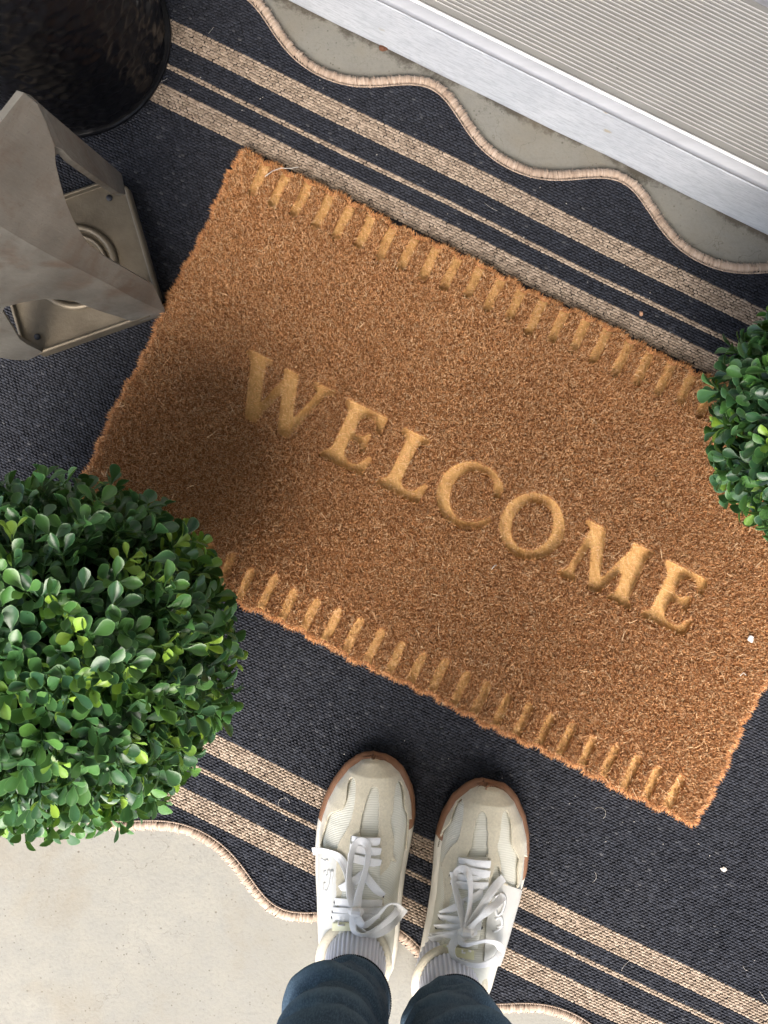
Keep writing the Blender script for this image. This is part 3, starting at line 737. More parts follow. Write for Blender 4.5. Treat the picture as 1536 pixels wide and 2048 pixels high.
# ================================================================== lantern
def cr(x, y): return (x / 2.743, y / 2.743)
zb = ZR
LA = P(*cr(685, 960), zb + 0.012); LB = P(*cr(905, 1712), zb + 0.012); LC = P(*cr(150, 1975), zb + 0.012); LD = LA + LC - LB
ctr = (LA + LC) / 2
ZU = 0.385
LU = P(*cr(130, 508), ZU); LV_ = P(*cr(-310, 1070), ZU)
lan = empty('lantern', Vector((ctr.x, ctr.y, zb))); tag(lan, 'tarnished pewter coloured faceted metal lantern with cut out sides, left of the doormat', 'lantern')
def facet(pts, a, b, c, shared=()):
    return [on_plane(*cr(*p), LU, LV_, LB) if p in shared else on_plane(*cr(*p), a, b, c) for p in pts]
def rotz(Ws, ang):
    m = Matrix.Translation(Vector((ctr.x, ctr.y, 0))) @ Matrix.Rotation(ang, 4, 'Z') @ Matrix.Translation(Vector((-ctr.x, -ctr.y, 0)))
    return [m @ w_ for w_ in Ws]
grey = [(130, 508), (205, 568), (248, 660), (300, 800), (306, 900), (330, 1000), (362, 1110), (402, 1205), (480, 1335), (580, 1410), (700, 1480), (838, 1560), (868, 1620), (905, 1700), (905, 1714),
        (735, 1636), (600, 1562), (460, 1490), (300, 1412), (150, 1330), (0, 1240), (-160, 1150), (-310, 1070)]
flange = [(130, 508), (165, 520), (240, 588), (640, 930), (668, 955), (690, 1066), (650, 1058), (520, 968), (400, 880), (345, 822), (300, 800), (248, 660), (205, 568)]
bright = [(905, 1714), (735, 1636), (600, 1562), (460, 1490), (300, 1412), (150, 1330), (0, 1240), (-160, 1150), (-310, 1070), (-430, 1400), (-220, 1750), (-20, 1958), (70, 1975), (150, 1978), (242, 1935), (150, 1890), (108, 1860),
          (60, 1780), (14, 1706), (30, 1684), (130, 1658), (250, 1640), (400, 1650), (540, 1705), (640, 1735), (735, 1768), (880, 1742)]
panels = [facet(grey, LU, LV_, LB), facet(flange, LA, LB, LU, grey), facet(bright, LV_, LB, LC, grey)]
trim = bright[:9] + [(-330, 1500), (-200, 1690), (30, 1684)] + bright[20:]
allp = list(panels)
allp += [rotz(w_, math.pi) for w_ in (panels[0], panels[1], facet(trim, LV_, LB, LC, grey))]
bm = bmesh.new()
for Ws in allp:
    fvs = [bm.verts.new(p) for p in Ws]
    f = bm.faces.new(fvs)
    f.normal_update()
    if f.normal.dot(f.calc_center_median() - Vector((ctr.x, ctr.y, f.calc_center_median().z - 0.03))) < 0: f.normal_flip()
bmesh.ops.remove_doubles(bm, verts=bm.verts, dist=0.0004)
bmesh.ops.triangulate(bm, faces=bm.faces)
mm = bpy.data.meshes.new('frame'); bm.to_mesh(mm); bm.free()
o = link('frame', mm, M['bronze'], lan)
sm = o.modifiers.new('solid', 'SOLIDIFY'); sm.thickness = 0.0060; sm.offset = -1
bevel(o, 0.0014, 2)
# base tray
mb = MB()
e1 = (LB - LA).normalized(); e2 = (LC - LB).normalized(); side_ab = (LB - LA).length; side_bc = (LC - LB).length
def LT(a, b, z): q = LA + (LB - LA) * a + (LC - LB) * b; return (q.x, q.y, z)
ch = 0.10
outl = [(ch, 0), (1 - ch, 0), (1, ch), (1, 1 - ch), (1 - ch, 1), (ch, 1), (0, 1 - ch), (0, ch)]
def inset(k): return [((a - 0.5) * k + 0.5, (b - 0.5) * k + 0.5) for a, b in outl]
rings = [(1.0, zb), (1.0, zb + 0.018), (0.985, zb + 0.0195), (0.955, zb + 0.0195), (0.945, zb + 0.0135)]
V = [LT(a, b, z) for k_, z in rings for a, b in inset(k_)]; V.append(LT(0.5, 0.5, zb + 0.0125))
nr = len(rings); T = [((nr - 1) * 8 + i, (nr - 1) * 8 + (i + 1) % 8, nr * 8) for i in range(8)]
mb.add(V, grid_quads(nr, 8, True), T); bevel(mb.build('base_tray', M['gold'], lan, False), 0.0012)
mb = MB(); cz = zb + 0.0145
for rr_, th_ in ((0.043, 0.0038), (0.034, 0.0022)):
    pts = [(ctr.x + rr_ * math.cos(t), ctr.y + rr_ * math.sin(t), cz) for t in np.linspace(0, 2 * math.pi, 73)]
    mb.tube(pts, th_, 10, False)
mb.build('candle_ring', M['gold'], lan)
mb = MB()
for x, y in ((205, 1848), (600, 1086)):
    mb = MB(); q = P(*cr(x, y), zb + 0.0142); mb.tube([q, q + Vector((0, 0, 0.0008))], 0.0034, 14)
    mb.build('screw_hole', M['eyelet'], lan)

# ================================================================== person
def c4(x, y): return (540 + x / 2.56, 1460 + y / 2.56)
person_root = bpy.data.meshes.new('person')
ank = {'l': P(704, 1975, 0.13), 'r': P(906, 2026, 0.13)}
leg_top = {'l': Vector((-0.050, -0.455, 0.86)), 'r': Vector((0.075, -0.462, 0.86))}
knee = {'l': Vector((-0.052, -0.425, 0.46)), 'r': Vector((0.066, -0.432, 0.46))}
pv = [Vector((0.012, -0.47, 0.93)), leg_top['l'], knee['l'], ank['l'], Vector((ank['l'].x, ank['l'].y - 0.005, 0.055)), P(*c4(500, 640), 0.04),
      leg_top['r'], knee['r'], ank['r'], Vector((ank['r'].x, ank['r'].y - 0.005, 0.055)), P(*c4(1040, 760), 0.04)]
pe = [(0, 1), (1, 2), (2, 3), (3, 4), (4, 5), (0, 6), (6, 7), (7, 8), (8, 9), (9, 10)]
person_root.from_pydata([tuple(p) for p in pv], pe, [])
person = link('person', person_root, M['skin'])
tag(person, 'person standing on the rug in dark teal jeans and cream sneakers', 'person')
smod = person.modifiers.new('skin', 'SKIN'); person.modifiers.new('sub', 'SUBSURF').levels = 2
for i, r_ in enumerate([0.07, 0.045, 0.034, 0.024, 0.020, 0.014, 0.045, 0.034, 0.024, 0.020, 0.014]):
    person_root.skin_vertices[0].data[i].radius = (r_, r_)
person_root.skin_vertices[0].data[0].use_root = True

# jeans
def leg_loft(mb, path, hem_edge=True, seed=0):
    """path: (centre, rx, ry)"""
    n = 120; zs = [p[0].z for p in path]
    rj = random.Random(seed); creases = [(0.034 + 0.031 * i + rj.uniform(-0.008, 0.010), rj.choice((-1, 1)) * rj.uniform(0.006, 0.030), rj.uniform(0.0, 3.1), rj.uniform(0.004, 0.011), rj.uniform(0.007, 0.016)) for i in range(9)]
    zq = list(np.linspace(zs[0], zs[0] + 0.20, 90)) + list(np.linspace(zs[0] + 0.21, zs[-1], 40))
    rows = []; edge = []
    for z in zq:
        cx, cy, rx, ry = (np.interp(z, zs, [getattr(p[0], 'xy'[k]) if k < 2 else p[k - 1] for p in path]) for k in range(4))
        h = z - zs[0]; row = []
        for k in range(n):
            a = 2 * math.pi * k / n
            ca, sa = math.cos(a), math.sin(a)
            # draped folds: fewer and softer higher up, none on the hem band
            band = min(1, max(0, (h - 0.014) / 0.015)) * math.exp(-max(0, h - 0.05) / 0.30)
            q = Vector((ca * 1.3 + seed, sa * 1.3, h * 9))
            fold = 0.0; wear_hilite = 0.0
            for hi, ti, bi, am, wi in creases:
                dh = (h - hi - ti * math.cos(a - bi)) / wi
                env = 0.12 + 0.88 * max(0.0, math.cos(a - bi)) ** 1.5
                fold += 1.25 * am * math.exp(-dh * dh) * env - 0.35 * am * math.exp(-((dh - 1.25) / 0.40) ** 2) * abs(env); wear_hilite = max(wear_hilite, env * math.exp(-(dh * 1.8) ** 2))
            fold += 0.0040 * mnoise.noise(q * 1.6) + 0.0015 * mnoise.noise(q * 4.0)
            hemlip = 0.0024 if h < 0.0135 else 0.0
            hemdip = 0.004 * math.cos(a - 1.57)
            r_ = fold * band + hemlip
            row.append((cx + (rx + r_) * ca, cy + (ry + r_) * sa, z + hemdip * math.exp(-h / 0.03)))
            edge.append(1.0 if h < 0.002 else (0.6 if 0.0105 < h < 0.0135 else 0.4 + 0.28 * wear_hilite * min(1, band * 3)))  # hem and fold ridges lightened: fade plus fold highlights put in the colour
        rows.append(row)
    # inner return of the hem
    inner = [[(p[0] + (np.interp(0, [0], [0])) * 0, p[1], p[2]) for p in rows[0]]]
    c = path[0][0]
    ret = [(c.x + (x - c.x) * 0.965, c.y + (y - c.y) * 0.965, z + 0.0) for x, y, z in rows[0]]
    ret2 = [(c.x + (x - c.x) * 0.955, c.y + (y - c.y) * 0.955, z + 0.05) for x, y, z in rows[0]]
    allr = [ret2, ret] + rows
    V = np.array(allr).reshape(-1, 3); mb.add(V, grid_quads(len(allr), n, True), None, edge=np.concatenate([[0.4] * (2 * n), edge]))
    return rows, n
def zat(px, py, z): return P(px, py, z)
jm = MB(); hems = []
pathL = [(zat(703, 1998, 0.125), 0.0355, 0.043), (zat(692, 2025, 0.17), 0.0385, 0.047), (zat(669, 2074, 0.25), 0.0420, 0.051), (Vector((-0.048, -0.440, 0.33)), 0.045, 0.052), (knee['l'], 0.047, 0.052), (Vector((-0.052, -0.450, 0.66)), 0.056, 0.062), (Vector((-0.056, -0.465, 0.80)), 0.066, 0.076)]
pathR = [(zat(910, 2037, 0.125), 0.0355, 0.043), (zat(908, 2064, 0.17), 0.0385, 0.047), (zat(904, 2122, 0.25), 0.0420, 0.051), (Vector((0.060, -0.455, 0.33)), 0.045, 0.052), (knee['r'], 0.047, 0.052), (Vector((0.070, -0.455, 0.66)), 0.056, 0.062), (Vector((0.080, -0.465, 0.80)), 0.066, 0.076)]
for path, sd0 in ((pathL, 1.0), (pathR, 5.0)):
    rows, n = leg_loft(jm, path, seed=sd0)
    i = min(range(len(rows)), key=lambda k: abs(rows[k][0][2] - rows[0][0][2] - 0.0115))
    st = MB(); hems.append(st); ring = [np.array(p) for p in rows[i]]; c = np.mean(ring, axis=0)
    for k in range(n):
        a = ring[k]; b = ring[(k + 1) % n]; o_ = (a - c); o_[2] = 0; o_ /= np.linalg.norm(o_)
        p0 = a + (b - a) * 0.15 + o_ * 0.0006; p1 = a + (b - a) * 0.85 + o_ * 0.0006
        st.tube([tuple(p0), tuple((p0 + p1) / 2 + o_ * 0.0004), tuple(p1)], 0.0008, 5)
hp = [(0.76, 0.130, 0.082), (0.82, 0.140, 0.090), (0.89, 0.142, 0.092), (0.95, 0.130, 0.085), (0.97, 0.126, 0.082)]
V = []
for z, rx, ry in hp: V += [(0.012 + rx * math.cos(2 * math.pi * k / 64), -0.468 + ry * math.sin(2 * math.pi * k / 64), z) for k in range(64)]
V += [(0.012, -0.468, 0.755), (0.012, -0.468, 0.985)]
T = [(320, (k + 1) % 64, k) for k in range(64)] + [(321, 256 + k, 256 + (k + 1) % 64) for k in range(64)]
jm.add(V, grid_quads(5, 64, True), T, edge=0.4)
jeans = jm.build('jeans', M['denim'], person)
for m_ in hems: m_.build('hem_stitching', M['denim_thread'], jeans)

# socks
def sock(a, lean, name='sock'):
    n = 240; zs = np.linspace(0.055, 0.20, 40); V = []; rib = []
    for z in zs:
        f = (z - 0.055) / 0.145
        rx = 0.0320 - 0.0015 * math.sin(f * 3.1); ry = 0.043 - 0.006 * f
        cx = a.x + lean * (z - 0.13); cy = a.y - 0.001 + 0.006 * (1 - f) ** 2 - 0.40 * max(0.0, z - 0.100)
        for k in range(n):
            t = 2 * math.pi * k / n
            rb = 0.5 + 0.5 * math.cos(t * 40 + 1.6 * math.sin(z * 40))
            rr_ = -0.0013 * (1 - rb) + 0.0009 * mnoise.noise(Vector((math.cos(t) * 2, math.sin(t) * 2, z * 45)))
            V.append((cx + (rx + rr_) * math.cos(t), cy + (ry + rr_) * math.sin(t), z)); rib.append(rb ** 0.6)
    return np_mesh(name, V, grid_quads(len(zs), n, True), None, M['sock'], person, True, {'rib': rib})
sock(ank['l'], -0.05); sock(ank['r'], 0.03)

# sneakers
class Shoe:
    def __init__(s, toe, heel, right, left):
        zs = 0.012
        s.toe = P(*c4(*toe), zs); s.heel = P(*c4(*heel), zs)
        d = s.toe - s.heel; d.z = 0; s.L = d.length; s.t = d.normalized(); s.nn = Vector((s.t.y, -s.t.x, 0))   # to the right
        def side(pts):
            q = []
            for p in pts:
                w_ = P(*c4(*p), zs) - s.heel; q.append((w_.dot(s.t), w_.dot(s.nn)))
            q = sorted(q); return np.array([a for a, _ in q]), np.array([b for _, b in q])
        s.r, s.l = side(right), side(left)
    def edges(s, x, ins=0.0):
        x = np.asarray(x, float); L = s.L
        # inset shrinks towards both ends
        xs = (x - L / 2) * (L / (L - 2 * ins)) + L / 2
        xs = np.clip(xs, 0, L)
        return np.interp(xs, *s.l) + ins * 0.92, np.interp(xs, *s.r) - ins * 0.92
    def ins(s, x): return np.interp(x / s.L, [0, 0.3, 0.6, 0.75, 1], [0.0050, 0.0050, 0.0055, 0.0065, 0.0055])
    def zc(s, x): return np.interp(x / s.L, [0.0, 0.06, 0.2, 0.30, 0.36, 0.45, 0.55, 0.65, 0.75, 0.85, 0.92, 0.965, 1.0], [0.058, 0.072, 0.080, 0.092, 0.098, 0.094, 0.086, 0.076, 0.068, 0.061, 0.054, 0.044, 0.028])
    ZB = 0.024
    def W(s, x, w_, z): p = s.heel + s.t * float(x) + s.nn * float(w_); return Vector((p.x, p.y, float(z)))
    def loc(s, p): q = p - s.heel; return q.dot(s.t), q.dot(s.nn)
    def height(s, x, w_):
        x = min(max(x, 0.012), s.L - 0.012); l, r = s.edges(x, float(s.ins(x))); c = (l + r) / 2; hw = max((r - l) / 2, 1e-4)
        q = min(abs(w_ - c) / hw, 0.999); ca = q ** (1 / 0.82); sa = math.sqrt(1 - ca * ca)
        return s.ZB + (float(s.zc(x)) - s.ZB) * sa ** 0.72
    def drape(s, px, py, off=0.0, floor=0.0):
        z = 0.07
        for _ in range(12):
            p = P(px, py, z); x, w_ = s.loc(p); z = 0.5 * z + 0.5 * (max(s.height(x, w_), floor) + off)
        return P(px, py, z)
    def d4(s, x, y, off=0.0, floor=0.0): return s.drape(*c4(x, y), off, floor)

def ribbon(mb, pts, width=0.0068, th=0.0013, n=7, tw=0.0):
    """a flat lace through world points"""
    c = [Vector(p) for p in catmull([tuple(p) for p in pts], n)]
    m = len(c); V = []
    prof = [(-0.5, -0.5), (-0.5, 0.4), (-0.25, 0.75), (0.25, 0.75), (0.5, 0.4), (0.5, -0.5), (0.2, -0.5), (-0.2, -0.5)]
    for i, p in enumerate(c):
        t = (c[min(i + 1, m - 1)] - c[max(i - 1, 0)]); t.normalize()
        sd_ = Vector((0, 0, 1)).cross(t)
        sd_ = sd_.normalized() if sd_.length > 1e-4 else Vector((1, 0, 0))
        nr = t.cross(sd_).normalized()
        ang = tw * math.sin(i / max(1, m - 1) * math.pi * 2)
        s2 = sd_ * math.cos(ang) + nr * math.sin(ang); n2 = t.cross(s2)
        for a, b in prof: V.append(tuple(p + s2 * (a * width) + n2 * (b * th)))
    Q = grid_quads(m, 8, True); V += [tuple(c[0]), tuple(c[-1])]
    T = [(m * 8, (k + 1) % 8, k) for k in range(8)] + [(m * 8 + 1, (m - 1) * 8 + k, (m - 1) * 8 + (k + 1) % 8) for k in range(8)]
    mb.add(V, Q, T)

def build_shoe(S, cfg):
    L = S.L; ns, na = 360, 220
    # stations bunched at both ends
    f = 0.5 - 0.5 * np.cos(np.linspace(0.0, np.pi, ns)); f = 0.35 * np.linspace(0, 1, ns) + 0.65 * f
    a = np.linspace(0, np.pi, na)
    X = 0.006 + f * (L - 0.0125); V = np.zeros((ns, na, 3))
    for i, x in enumerate(X):
        ins = float(S.ins(x)); l, r = S.edges(x, ins); c = (l + r) / 2; hw = (r - l) / 2
        ca = np.cos(a); w_ = c + hw * np.sign(ca) * np.abs(ca) ** 0.82; z = S.ZB - 0.004 + (float(S.zc(x)) - S.ZB + 0.004) * np.sin(a) ** 0.72
        bx = S.heel.x + S.t.x * x + S.nn.x * w_; by = S.heel.y + S.t.y * x + S.nn.y * w_
        V[i] = np.stack([bx, by, z], -1)
    flat = V.reshape(-1, 3)
    kx = F / (H - flat[:, 2]); cxp = (768 + flat[:, 0] * kx - 540) * 2.56; cyp = (1024 - flat[:, 1] * kx - 1460) * 2.56
    panels_ = np.zeros(len(flat), bool)
    for p in cfg['panels']: panels_ |= poly_mask([tuple(q) for q in catmull(p, 4, True)], cxp, cyp)
    zone = poly_mask(cfg['suede'], cxp, cyp) & ~panels_
    quads = grid_quads(ns, na)
    up = np_mesh('sneaker', flat, quads, None, M['fabric'], person, True)
    # suede overlay as a raised layer of its own
    zq = zone[quads].mean(1) > 0.49; qz = quads[zq]
    used = np.unique(qz); remap = -np.ones(len(flat), int); remap[used] = np.arange(len(used))
    nrm = np.zeros_like(flat); G_ = V
    du = np.gradient(G_, axis=0); dv = np.gradient(G_, axis=1); nrm = np.cross(du, dv).reshape(-1, 3); ln = np.linalg.norm(nrm, axis=1); ln[ln == 0] = 1; nrm /= ln[:, None]
    if nrm[(ns // 2) * na + na // 2, 2] < 0: nrm = -nrm
    ov = np_mesh('suede_overlay', (flat + nrm * 0.0012)[used], remap[qz], None, M['suede'], up, True)
    sm = ov.modifiers.new('solid', 'SOLIDIFY'); sm.thickness = 0.0018; sm.offset = -1
    # quarter leather
    if cfg.get('leather'):
        lz = np.zeros(len(flat), bool)
        for p in cfg['leather']: lz |= poly_mask(p, cxp, cyp)
        lz &= ~zone; ql = quads[lz[quads].mean(1) > 0.49]; used = np.unique(ql); remap[:] = -1; remap[used] = np.arange(len(used))
        lo = np_mesh('side_leather', (flat + nrm * 0.0009)[used], remap[ql], None, M['leather'], up, True)
        sm = lo.modifiers.new('solid', 'SOLIDIFY'); sm.thickness = 0.0014; sm.offset = -1
    # sole
    xs = 0.5 - 0.5 * np.cos(np.linspace(0, np.pi, 120)); xs = xs * L
    lev = [(0.004, 0.0015), (0.0005, 0.006), (-0.0008, 0.014), (0.0002, 0.019), (0.0030, 0.0245), (0.0080, 0.0260)]
    def ring(ins, z):
        l, r = S.edges(xs, max(ins, 0.0)); l = l - (-min(ins, 0)); r = r + (-min(ins, 0))
        toe_up = np.interp(xs / L, [0, 0.72, 1.0], [0.0, 0.0, 0.001]) * (z / 0.03) + np.interp(xs / L, [0.8, 1.0], [0, 0.002])
        xi = (xs - L / 2) * ((L - 2 * ins) / L) + L / 2
        A = np.stack([S.heel.x + S.t.x * xi + S.nn.x * r, S.heel.y + S.t.y * xi + S.nn.y * r, z + toe_up + ZR * 0.0], -1)
        B = np.stack([S.heel.x + S.t.x * xi + S.nn.x * l, S.heel.y + S.t.y * xi + S.nn.y * l, z + toe_up], -1)[::-1]
        return np.concatenate([A, B[1:-1]])
    z_off = 0.0065
    rg_ = [ring(i_, z) + np.array([0, 0, z_off]) for i_, z in lev]; m = len(rg_[0])
    Vs = np.concatenate(rg_); Q = grid_quads(len(lev), m, True)
    cx_ = Vs - np.array(S.heel); along = (cx_[:, 0] * S.t.x + cx_[:, 1] * S.t.y) / L; lat = (cx_[:, 0] * S.nn.x + cx_[:, 1] * S.nn.y)
    fa = along[Q].mean(1); fz = Vs[Q][:, :, 2].mean(1); fl = lat[Q].mean(1)
    cut = cfg['gum_r'] * (fl > 0) + cfg['gum_l'] * (fl <= 0)
    gum = (fa > cut + (0.033 - fz) * 1.6) | (fz < z_off + 0.005)
    for nm, sel, mt in (('outsole', gum, M['gum']), ('midsole', ~gum, M['midsole'])):
        q = Q[sel]; used = np.unique(q); rm = -np.ones(len(Vs), int); rm[used] = np.arange(len(used))
        np_mesh(nm, Vs[used], rm[q], None, mt, up, True)
    # gum toe bumper lapping over the toe
    bz = poly_mask([tuple(q) for q in cfg['bumper']], cxp, cyp) & (flat[:, 2] > 0.02)
    qb = quads[bz[quads].mean(1) > 0.49]; used = np.unique(qb); remap[:] = -1; remap[used] = np.arange(len(used))
    o = np_mesh('toe_bumper', (flat + nrm * 0.0022)[used], remap[qb], None, M['gum'], up, True)
    sm = o.modifiers.new('solid', 'SOLIDIFY'); sm.thickness = 0.0028; sm.offset = -1
    # collar padding round the ankle
    mb = MB(); a_ = cfg['ankle']
    pts = []
    for q in np.linspace(0, 2 * math.pi, 49):
        pts.append(Vector((a_.x + 0.0345 * math.cos(q), a_.y + 0.001 + 0.0440 * math.sin(q), 0.078 + 0.012 * math.sin(q))))
    mb.tube(pts, 0.0050, 12, False); mb.build('collar', M['suede'], up)
    # tongue with moulded tab
    mb = MB(); tp = cfg['tongue']; V = []
    for (x0, x1, y) in tp:
        for q in np.linspace(0, 1, 9): 
            p = S.d4(x0 + (x1 - x0) * q, y, 0.0020 + 0.0015 * math.sin(q * math.pi), 0.05); V.append(tuple(p))
    mb.add(V, grid_quads(len(tp), 9)); o = mb.build('tongue', M['fabric'], up); sm = o.modifiers.new('solid', 'SOLIDIFY'); sm.thickness = 0.003; sm.offset = 0
    mb = MB(); V = []
    (xa, ya), (xb, yb), hgt = cfg['tab']
    for r_ in np.linspace(0, 1, 5):
        for q in np.linspace(0, 1, 9):
            p = S.d4(xa + (xb - xa) * q, ya + (yb - ya) * q + hgt * r_, 0.0065 + 0.002 * math.sin(q * math.pi) - 0.002 * r_, 0.085); V.append(tuple(p))
    mb.add(V, grid_quads(5, 9)); o = mb.build('tongue_tab', M['tab'], up); sm = o.modifiers.new('solid', 'SOLIDIFY'); sm.thickness = 0.003; sm.offset = 0; bevel(o, 0.0008)
    mb = MB()
    for pl_ in cfg['tab_marks']:
        mb.tube([S.d4(x, y, 0.0102, 0.085) for x, y in pl_], 0.0011, 6)
    mb.build('tab_lettering', M['emblem'], up)
    mb = MB()
    for pl_ in cfg['emblem']:
        ribbon(mb, [S.d4(x, y, 0.0020) for x, y in pl_], 0.0026, 0.0020, 4)
    em = mb.build('side_emblem', M['emblem'], up)
    mb = MB()
    for pl_ in cfg['emblem']: ribbon(mb, [S.d4(x, y, 0.0012) for x, y in pl_], 0.0044, 0.0012, 4)
    mb.build('emblem_outline', M['outline'], up)
    # stitching rows
    mb = MB()
    def stitch(pts, closed=False):
        c = np.array(catmull(pts, 24, closed)); s_ = np.concatenate([[0], np.cumsum(np.linalg.norm(np.diff(c, axis=0), axis=1))])
        q = np.arange(0, s_[-1], 8.6)
        for k in q:
            e = []
            for d_ in (0, 2.6, 5.2): e.append((np.interp(k + d_, s_, c[:, 0]), np.interp(k + d_, s_, c[:, 1])))
            mb.tube([S.d4(x, y, 0.0021) for x, y in e], 0.0006, 4)
    for p in cfg['stitch']: stitch(p)
    mb.build('stitching', M['thread'], up)
    # laces
    mb = MB(); ey = MB()
    for (x0, y0), (x1, y1) in cfg['rows']:
        pts = [S.d4(x0 + (x1 - x0) * q, y0 + (y1 - y0) * q + 5 * math.sin(q * math.pi), 0.0032 + 0.0030 * math.sin(q * math.pi) ** 0.6, 0.05) for q in np.linspace(0, 1, 7)]
        ribbon(mb, pts, 0.0085, 0.0012)
        for (x, y) in ((x0, y0), (x1, y1)):
            q = S.d4(x, y, 0.0012, 0.05); ey = MB(); ey.tube([q, q + Vector((0, 0, 0.0012))], 0.0019, 10); ey.build('eyelet', M['eyelet'], up)
    for path, tw in cfg['bows']:
        ribbon(mb, [S.d4(x, y, o_ * 0.001, 0.06) for x, y, o_ in path], 0.0082, 0.0010, 12, tw)
    (kx_, ky_) = cfg['knot']
    kp = S.d4(kx_, ky_, 0.0125, 0.06); mb.tube([kp + Vector((-0.0062, 0, -0.001)), kp + Vector((-0.003, 0.0005, 0.002)), kp + Vector((0.003, -0.0005, 0.002)), kp + Vector((0.0062, 0, -0.001))], [0.0030, 0.0050, 0.0050, 0.0030], 10)
    mb.build('laces', M['lace'], up, False)
    return up

lr = [(530, 100), (590, 112), (640, 140), (680, 180), (703, 225), (724, 275), (737, 335), (741, 420), (728, 500), (705, 620), (690, 700), (677, 800), (667, 900), (660, 1000), (650, 1100), (630, 1200), (585, 1288), (520, 1322), (440, 1332)]
ll = [(530, 100), (490, 103), (450, 117), (390, 160), (330, 238), (288, 320), (262, 400), (246, 480), (238, 580), (238, 700), (246, 850), (250, 1000), (256, 1100), (272, 1200), (325, 1292), (380, 1322), (440, 1332)]
rr2 = [(1085, 235), (1140, 240), (1190, 260), (1226, 290), (1258, 330), (1297, 420), (1317, 510), (1320, 600), (1308, 700), (1280, 800), (1247, 900), (1212, 1010), (1172, 1140), (1130, 1290), (1090, 1390), (1010, 1446), (920, 1462)]
rl = [(1085, 235), (1045, 240), (1000, 260), (930, 320), (884, 400), (856, 480), (843, 560), (835, 680), (824, 800), (806, 920), (781, 1050), (757, 1180), (742, 1310), (760, 1395), (825, 1448), (920, 1462)]
SL = Shoe((530, 100), (440, 1332), lr, ll); SR = Shoe((1085, 235), (920, 1462), rr2, rl)
cfgL = dict(ankle=ank['l'], bumper=[(430, 60), (660, 60), (662, 185), (625, 177), (592, 168), (560, 166), (525, 158), (485, 163), (450, 150), (415, 172)], gum_r=0.70, gum_l=0.70,
    panels=[[(537, 292), (515, 305), (497, 350), (482, 400), (470, 450), (462, 535), (505, 552), (548, 540), (556, 450), (557, 350), (553, 305)],
            [(427, 247), (408, 275), (395, 360), (372, 408), (318, 432), (292, 500), (270, 590), (300, 612), (345, 620), (360, 575), (402, 500), (428, 430), (442, 330), (442, 265)],
            [(650, 263), (633, 300), (622, 420), (612, 470), (628, 560), (622, 640), (672, 690), (690, 560), (697, 452), (682, 400), (672, 300)]],
    suede=[(300, 60), (760, 60), (760, 470), (700, 450), (690, 600), (660, 680), (612, 660), (600, 700), (545, 760), (560, 800), (575, 900), (350, 900), (345, 760), (350, 640), (300, 620), (262, 610), (250, 470), (220, 440)],
    leather=[[(200, 610), (350, 640), (345, 900), (330, 1100), (200, 1100)]],
    tongue=[(415, 555, 545), (405, 560, 640), (395, 560, 740), (370, 570, 840), (345, 575, 940), (330, 580, 1010)],
    tab=((322, 985), (470, 985), 42),
    tab_marks=[[(352, 975), (350, 1000), (380, 998)], [(375, 972), (377, 976)], [(462, 972), (464, 976)]],
    emblem=[[(322, 716), (312, 790), (300, 822)], [(285, 720), (288, 746), (302, 744), (305, 716)], [(285, 782), (283, 812), (292, 826), (305, 820)], [(268, 660), (285, 672), (300, 668)]],
    stitch=[[(415, 235), (397, 275), (384, 360), (362, 398), (306, 424), (280, 498), (262, 585)], [(430, 235), (453, 262), (453, 330), (440, 430), (412, 505), (370, 575), (355, 640)], [(537, 280), (507, 297), (487, 345), (470, 400), (458, 450)],
            [(540, 280), (562, 297), (568, 350), (566, 450)], [(648, 250), (622, 298), (611, 420), (602, 470)], [(655, 252), (682, 298), (692, 400), (707, 452)], [(590, 510), (618, 570), (618, 640), (590, 710), (545, 760)]],
    rows=[((420, 562), (562, 572)), ((410, 602), (566, 625)), ((400, 648), (566, 684)), ((335, 880), (570, 890)), ((325, 928), (570, 930)), ((322, 958), (560, 958)), ((362, 815), (480, 735)), ((480, 735), (575, 850))],
    knot=(440, 928),
    bows=[([(432, 925, 12), (412, 850, 12), (405, 760, 11), (415, 650, 10), (440, 580, 9), (475, 570, 9), (500, 600, 9), (500, 660, 10), (482, 745, 11), (455, 840, 12), (444, 920, 12)], 0.9),
          ([(438, 938, 12), (425, 980, 13), (432, 1030, 14), (480, 1050, 14), (545, 1020, 14), (620, 960, 13), (655, 915, 12), (640, 890, 12), (600, 900, 14), (540, 960, 17), (480, 1000, 18), (445, 960, 16)], 0.8),
          ([(436, 915, 12), (415, 820, 10), (392, 720, 7), (355, 655, 5), (300, 625, 4), (255, 616, 3), (218, 622, 2)], 0.6),
          ([(445, 945, 12), (450, 1010, 12), (520, 1050, 12), (600, 1015, 10), (650, 965, 8), (690, 912, 6)], 0.7)])
